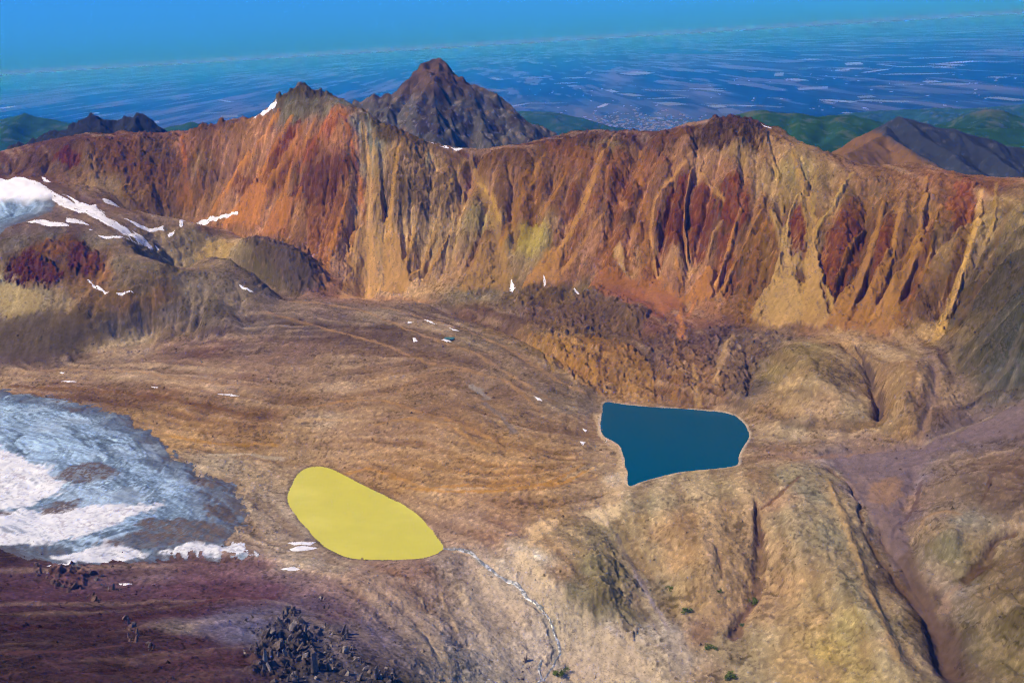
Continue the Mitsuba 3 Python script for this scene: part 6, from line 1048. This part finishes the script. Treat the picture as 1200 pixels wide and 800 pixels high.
def peak_tint(x, y, z, n, jag):
    a = fb(x, y, 70, 4, 301, z / 70)
    b = fb(x, y, 16, 3, 302, z / 16)
    hi = smooth(700, 860, z + 70 * a)
    c = blend(tone((104, 104, 100)), tone((118, 96, 78)), hi)
    c = blend(c, tone((70, 62, 66)), smooth(0.0, 0.35, a + 0.5 * b) * 0.8)
    c = blend(c, tone((150, 146, 142)), smooth(0.15, 0.5, b - 0.3 * a) * (1 - hi) * 0.8)
    c = blend(c, tone((140, 108, 70)), smooth(0.2, 0.5, -a + 0.4 * b) * 0.6)
    return c * np.exp(0.35 * b)[:, None]
ridge_mesh('rocky_peak', RIDGES_PEAK, 0.78, 5.5, 50, peak_tint, 'craggy grey and brown pyramid peak behind the rim', base=300, pad=420, seed=310, crest=0.45, sz=90)

def grey_tint(x, y, z, n, jag):
    a, b = fb(x, y, 80, 3, 321, z / 80), fb(x, y, 18, 3, 322, z / 18)
    c = tone((62, 70, 80), 0.70) * np.exp(0.15 * a + 0.2 * b)[:, None]
    L = np.asarray(RIDGES_GREY[1])
    edge = np.interp(-y, -L[:, 1], L[:, 0])
    brown = smooth(25, -25, x - edge + 25 * a) * smooth(555, 520, z + 14 * b)
    c = blend(c, tone((140, 108, 68)) * np.exp(0.3 * b)[:, None], brown)
    return blend(c, tone((120, 118, 122)), smooth(0.25, 0.6, b + 0.3 * a) * 0.4 * (1 - brown))
ridge_mesh('grey_ridge', RIDGES_GREY, 0.68, 7.0, 16, grey_tint, 'dark grey scree ridge with a brown shoulder behind the right rim', base=200, pad=500, seed=330, crest=0.35, sz=70)

def jagged_tint(x, y, z, n, jag):
    b = fb(x, y, 20, 3, 341, z / 20)
    c = blend(tone((60, 64, 64)), tone((108, 98, 78)), smooth(640, 580, z + 40 * b))
    return c * np.exp(0.4 * b)[:, None]
ridge_mesh('jagged_ridge', RIDGES_JAGGED, 0.75, 7.0, 34, jagged_tint, 'low jagged grey ridge behind the left rim', base=300, pad=400, seed=350, crest=0.9, sz=70)

def forest_tint(x, y, z, n, jag):
    a, b = fb(x, y, 260, 4, 361, z / 260), fb(x, y, 60, 3, 362)
    c = tone((46, 84, 36), 0.75) * np.exp(0.3 * a + 0.25 * b)[:, None]
    return blend(c, tone((120, 118, 95)), smooth(0.25, 0.6, b + 0.4 * jag) * 0.5)
ridge_mesh('green_hills', RIDGES_GREEN, 0.42, 28, 55, forest_tint, 'forested green hills beyond the right rim', pad=2400, seed=370, crest=0.1)
def round_tint(x, y, z, n, jag):
    return blend(forest_tint(x, y, z, n, jag), tone((112, 112, 66)), smooth(-60, 60, z - 150 + 60 * fb(x, y, 120, 3, 363)))
ridge_mesh('round_hill', RIDGES_ROUND, 0.42, 34, 50, round_tint, 'round topped green and brown hill beyond the grey ridge', pad=2400, seed=380)
ridge_mesh('blue_hills', RIDGES_BLUE, 0.42, 50, 90, forest_tint, 'hazy blue hills beyond the left rim', pad=3200, seed=390)
ridge_mesh('far_hills', RIDGES_MID, 0.30, 60, 80, forest_tint, 'dim blue hills between the rocky peak and the town', pad=3500, seed=400)
ridge_mesh('distant_hills', RIDGES_BAND, 0.30, 70, 90, forest_tint, 'faint blue hills at the edge of the plain on the right', pad=4200, seed=410)

# ---------------------------------------------------------------- the plain
PLAIN = -1500.0
def plain_colour(p, n, uv):
    a = fbm(p.x / 3400, p.y / 20000, 0.0, octaves=5)
    b = fbm(p.x / 700, p.y / 6500, 3.0, octaves=3)
    c = mix((0.006, 0.030, 0.026), (0.050, 0.075, 0.064), smoothstep(0.44, 0.64, a))
    c = mix(c, (0.105, 0.115, 0.095), smoothstep(0.60, 0.70, b) * 0.55)
    return mix(c, (0.006, 0.030, 0.022), smoothstep(0.50, 0.40, b) * 0.7)
scene['plain_material'] = {'type': 'twosided', 'b': {'type': 'diffuse', 'reflectance': proc(plain_colour)}}
HALF = 900000.0
scene['plain'] = mikit.ply((np.array([[-HALF, -HALF, PLAIN], [HALF, -HALF, PLAIN], [HALF, HALF, PLAIN], [-HALF, HALF, PLAIN]]), np.array([[0, 1, 2, 3]])), 'plain_material')
tag('plain', 'wide farmed plain fading to blue far below the mountains', kind='structure')
FIELD_TONES = ((0.17, 0.21, 0.18), (0.13, 0.165, 0.13), (0.085, 0.115, 0.085), (0.27, 0.29, 0.26), (0.04, 0.07, 0.03), (0.09, 0.10, 0.06))
for k, c in enumerate(FIELD_TONES):
    scene[f'field_material_{k}'] = {'type': 'twosided', 'b': {'type': 'diffuse', 'reflectance': {'type': 'rgb', 'value': list(c)}}}
fr = np.random.default_rng(5)
def slab(cx, cy, w, d, a, skew, h):
    q = np.array([[-w, -d], [w, -d], [w, d], [-w, d]]) * 0.5 * fr.uniform(0.8, 1.2, (4, 2))
    q[:, 0] += skew * q[:, 1]
    q = q @ np.array([[math.cos(a), math.sin(a)], [-math.sin(a), math.cos(a)]]) + [cx, cy]
    v = np.vstack([np.c_[q, np.full(4, PLAIN - 1)], np.c_[q, np.full(4, PLAIN + h)]])
    return v, np.array([[4, 5, 6, 7], [0, 1, 5, 4], [1, 2, 6, 5], [2, 3, 7, 6], [3, 0, 4, 7]])
count = 0
for k in range(190):
    y = 19000 + 62000 * fr.random() ** 1.3
    x = y * fr.uniform(-0.50, 0.56)
    if x < -0.1 * y and fr.random() < 0.5:
        continue
    tone_k = int(fr.choice(6, p=[0.22, 0.24, 0.22, 0.08, 0.10, 0.14]))
    s = y / 35000
    v, f = slab(x, y, fr.uniform(180, 560) * s * fr.uniform(0.6, 1.6), fr.uniform(700, 2600) * s, fr.normal(0.12, 0.25), fr.normal(0, 0.2), 2.0 + 0.01 * count)
    scene['plain__field' + (f'_{count:03d}' if count else '')] = mikit.ply((v, f), f'field_material_{tone_k}')
    count += 1
# the town: hundreds of houses, one mass
hs = []
for k in range(900):
    y = fr.normal(30000, 3200)
    x = 0.115 * y + fr.normal(0, 1100)
    if fr.random() < 0.25:
        y, x = fr.uniform(20000, 60000), None
        x = y * fr.uniform(-0.2, 0.5)
    s = fr.uniform(18, 60)
    hs.append(trimesh.creation.box((s * 1.6, s, s * fr.uniform(0.3, 0.7)), T_ := np.array([[1, 0, 0, x], [0, 1, 0, y], [0, 0, 1, PLAIN + s * 0.2], [0, 0, 0, 1.0]])))
scene['town_material'] = {'type': 'diffuse', 'reflectance': {'type': 'rgb', 'value': [0.34, 0.33, 0.31]}}
scene['town_houses'] = mikit.ply(trimesh.util.concatenate(hs), 'town_material')
tag('town_houses', 'pale specks of a far town and farmsteads on the plain', 'town', kind='stuff')

w = VW * 1.0
rockw = np.clip(np.linalg.norm(np.gradient(HTREE_Z - gaussian_filter(HTREE_Z, 3), axis=0).reshape(-1, 1), axis=1), 0, 4)
area = (0.415 * V[:, 1] + 255) * 2 / COLS * np.gradient(ry).repeat(COLS)
stones('stones', 52000, area * (0.14 + rockw), 0.8, 5.0, 'loose stones strewn over the slopes and below the rock bands', 77)

# ---------------------------------------------------------------- the air
scene['haze'] = {'type': 'cube', 'to_world': T().translate([0, 0, -175.5]).scale([910000, 910000, 1325.5]), 'bsdf': {'type': 'null'},
                 'interior': {'type': 'ref', 'id': 'haze_air'}}
tag('haze', 'blue summer haze over the plain', kind='stuff')

TRIANGLES = sum(len(v[1]) for v in meshkit.WRITTEN.values())
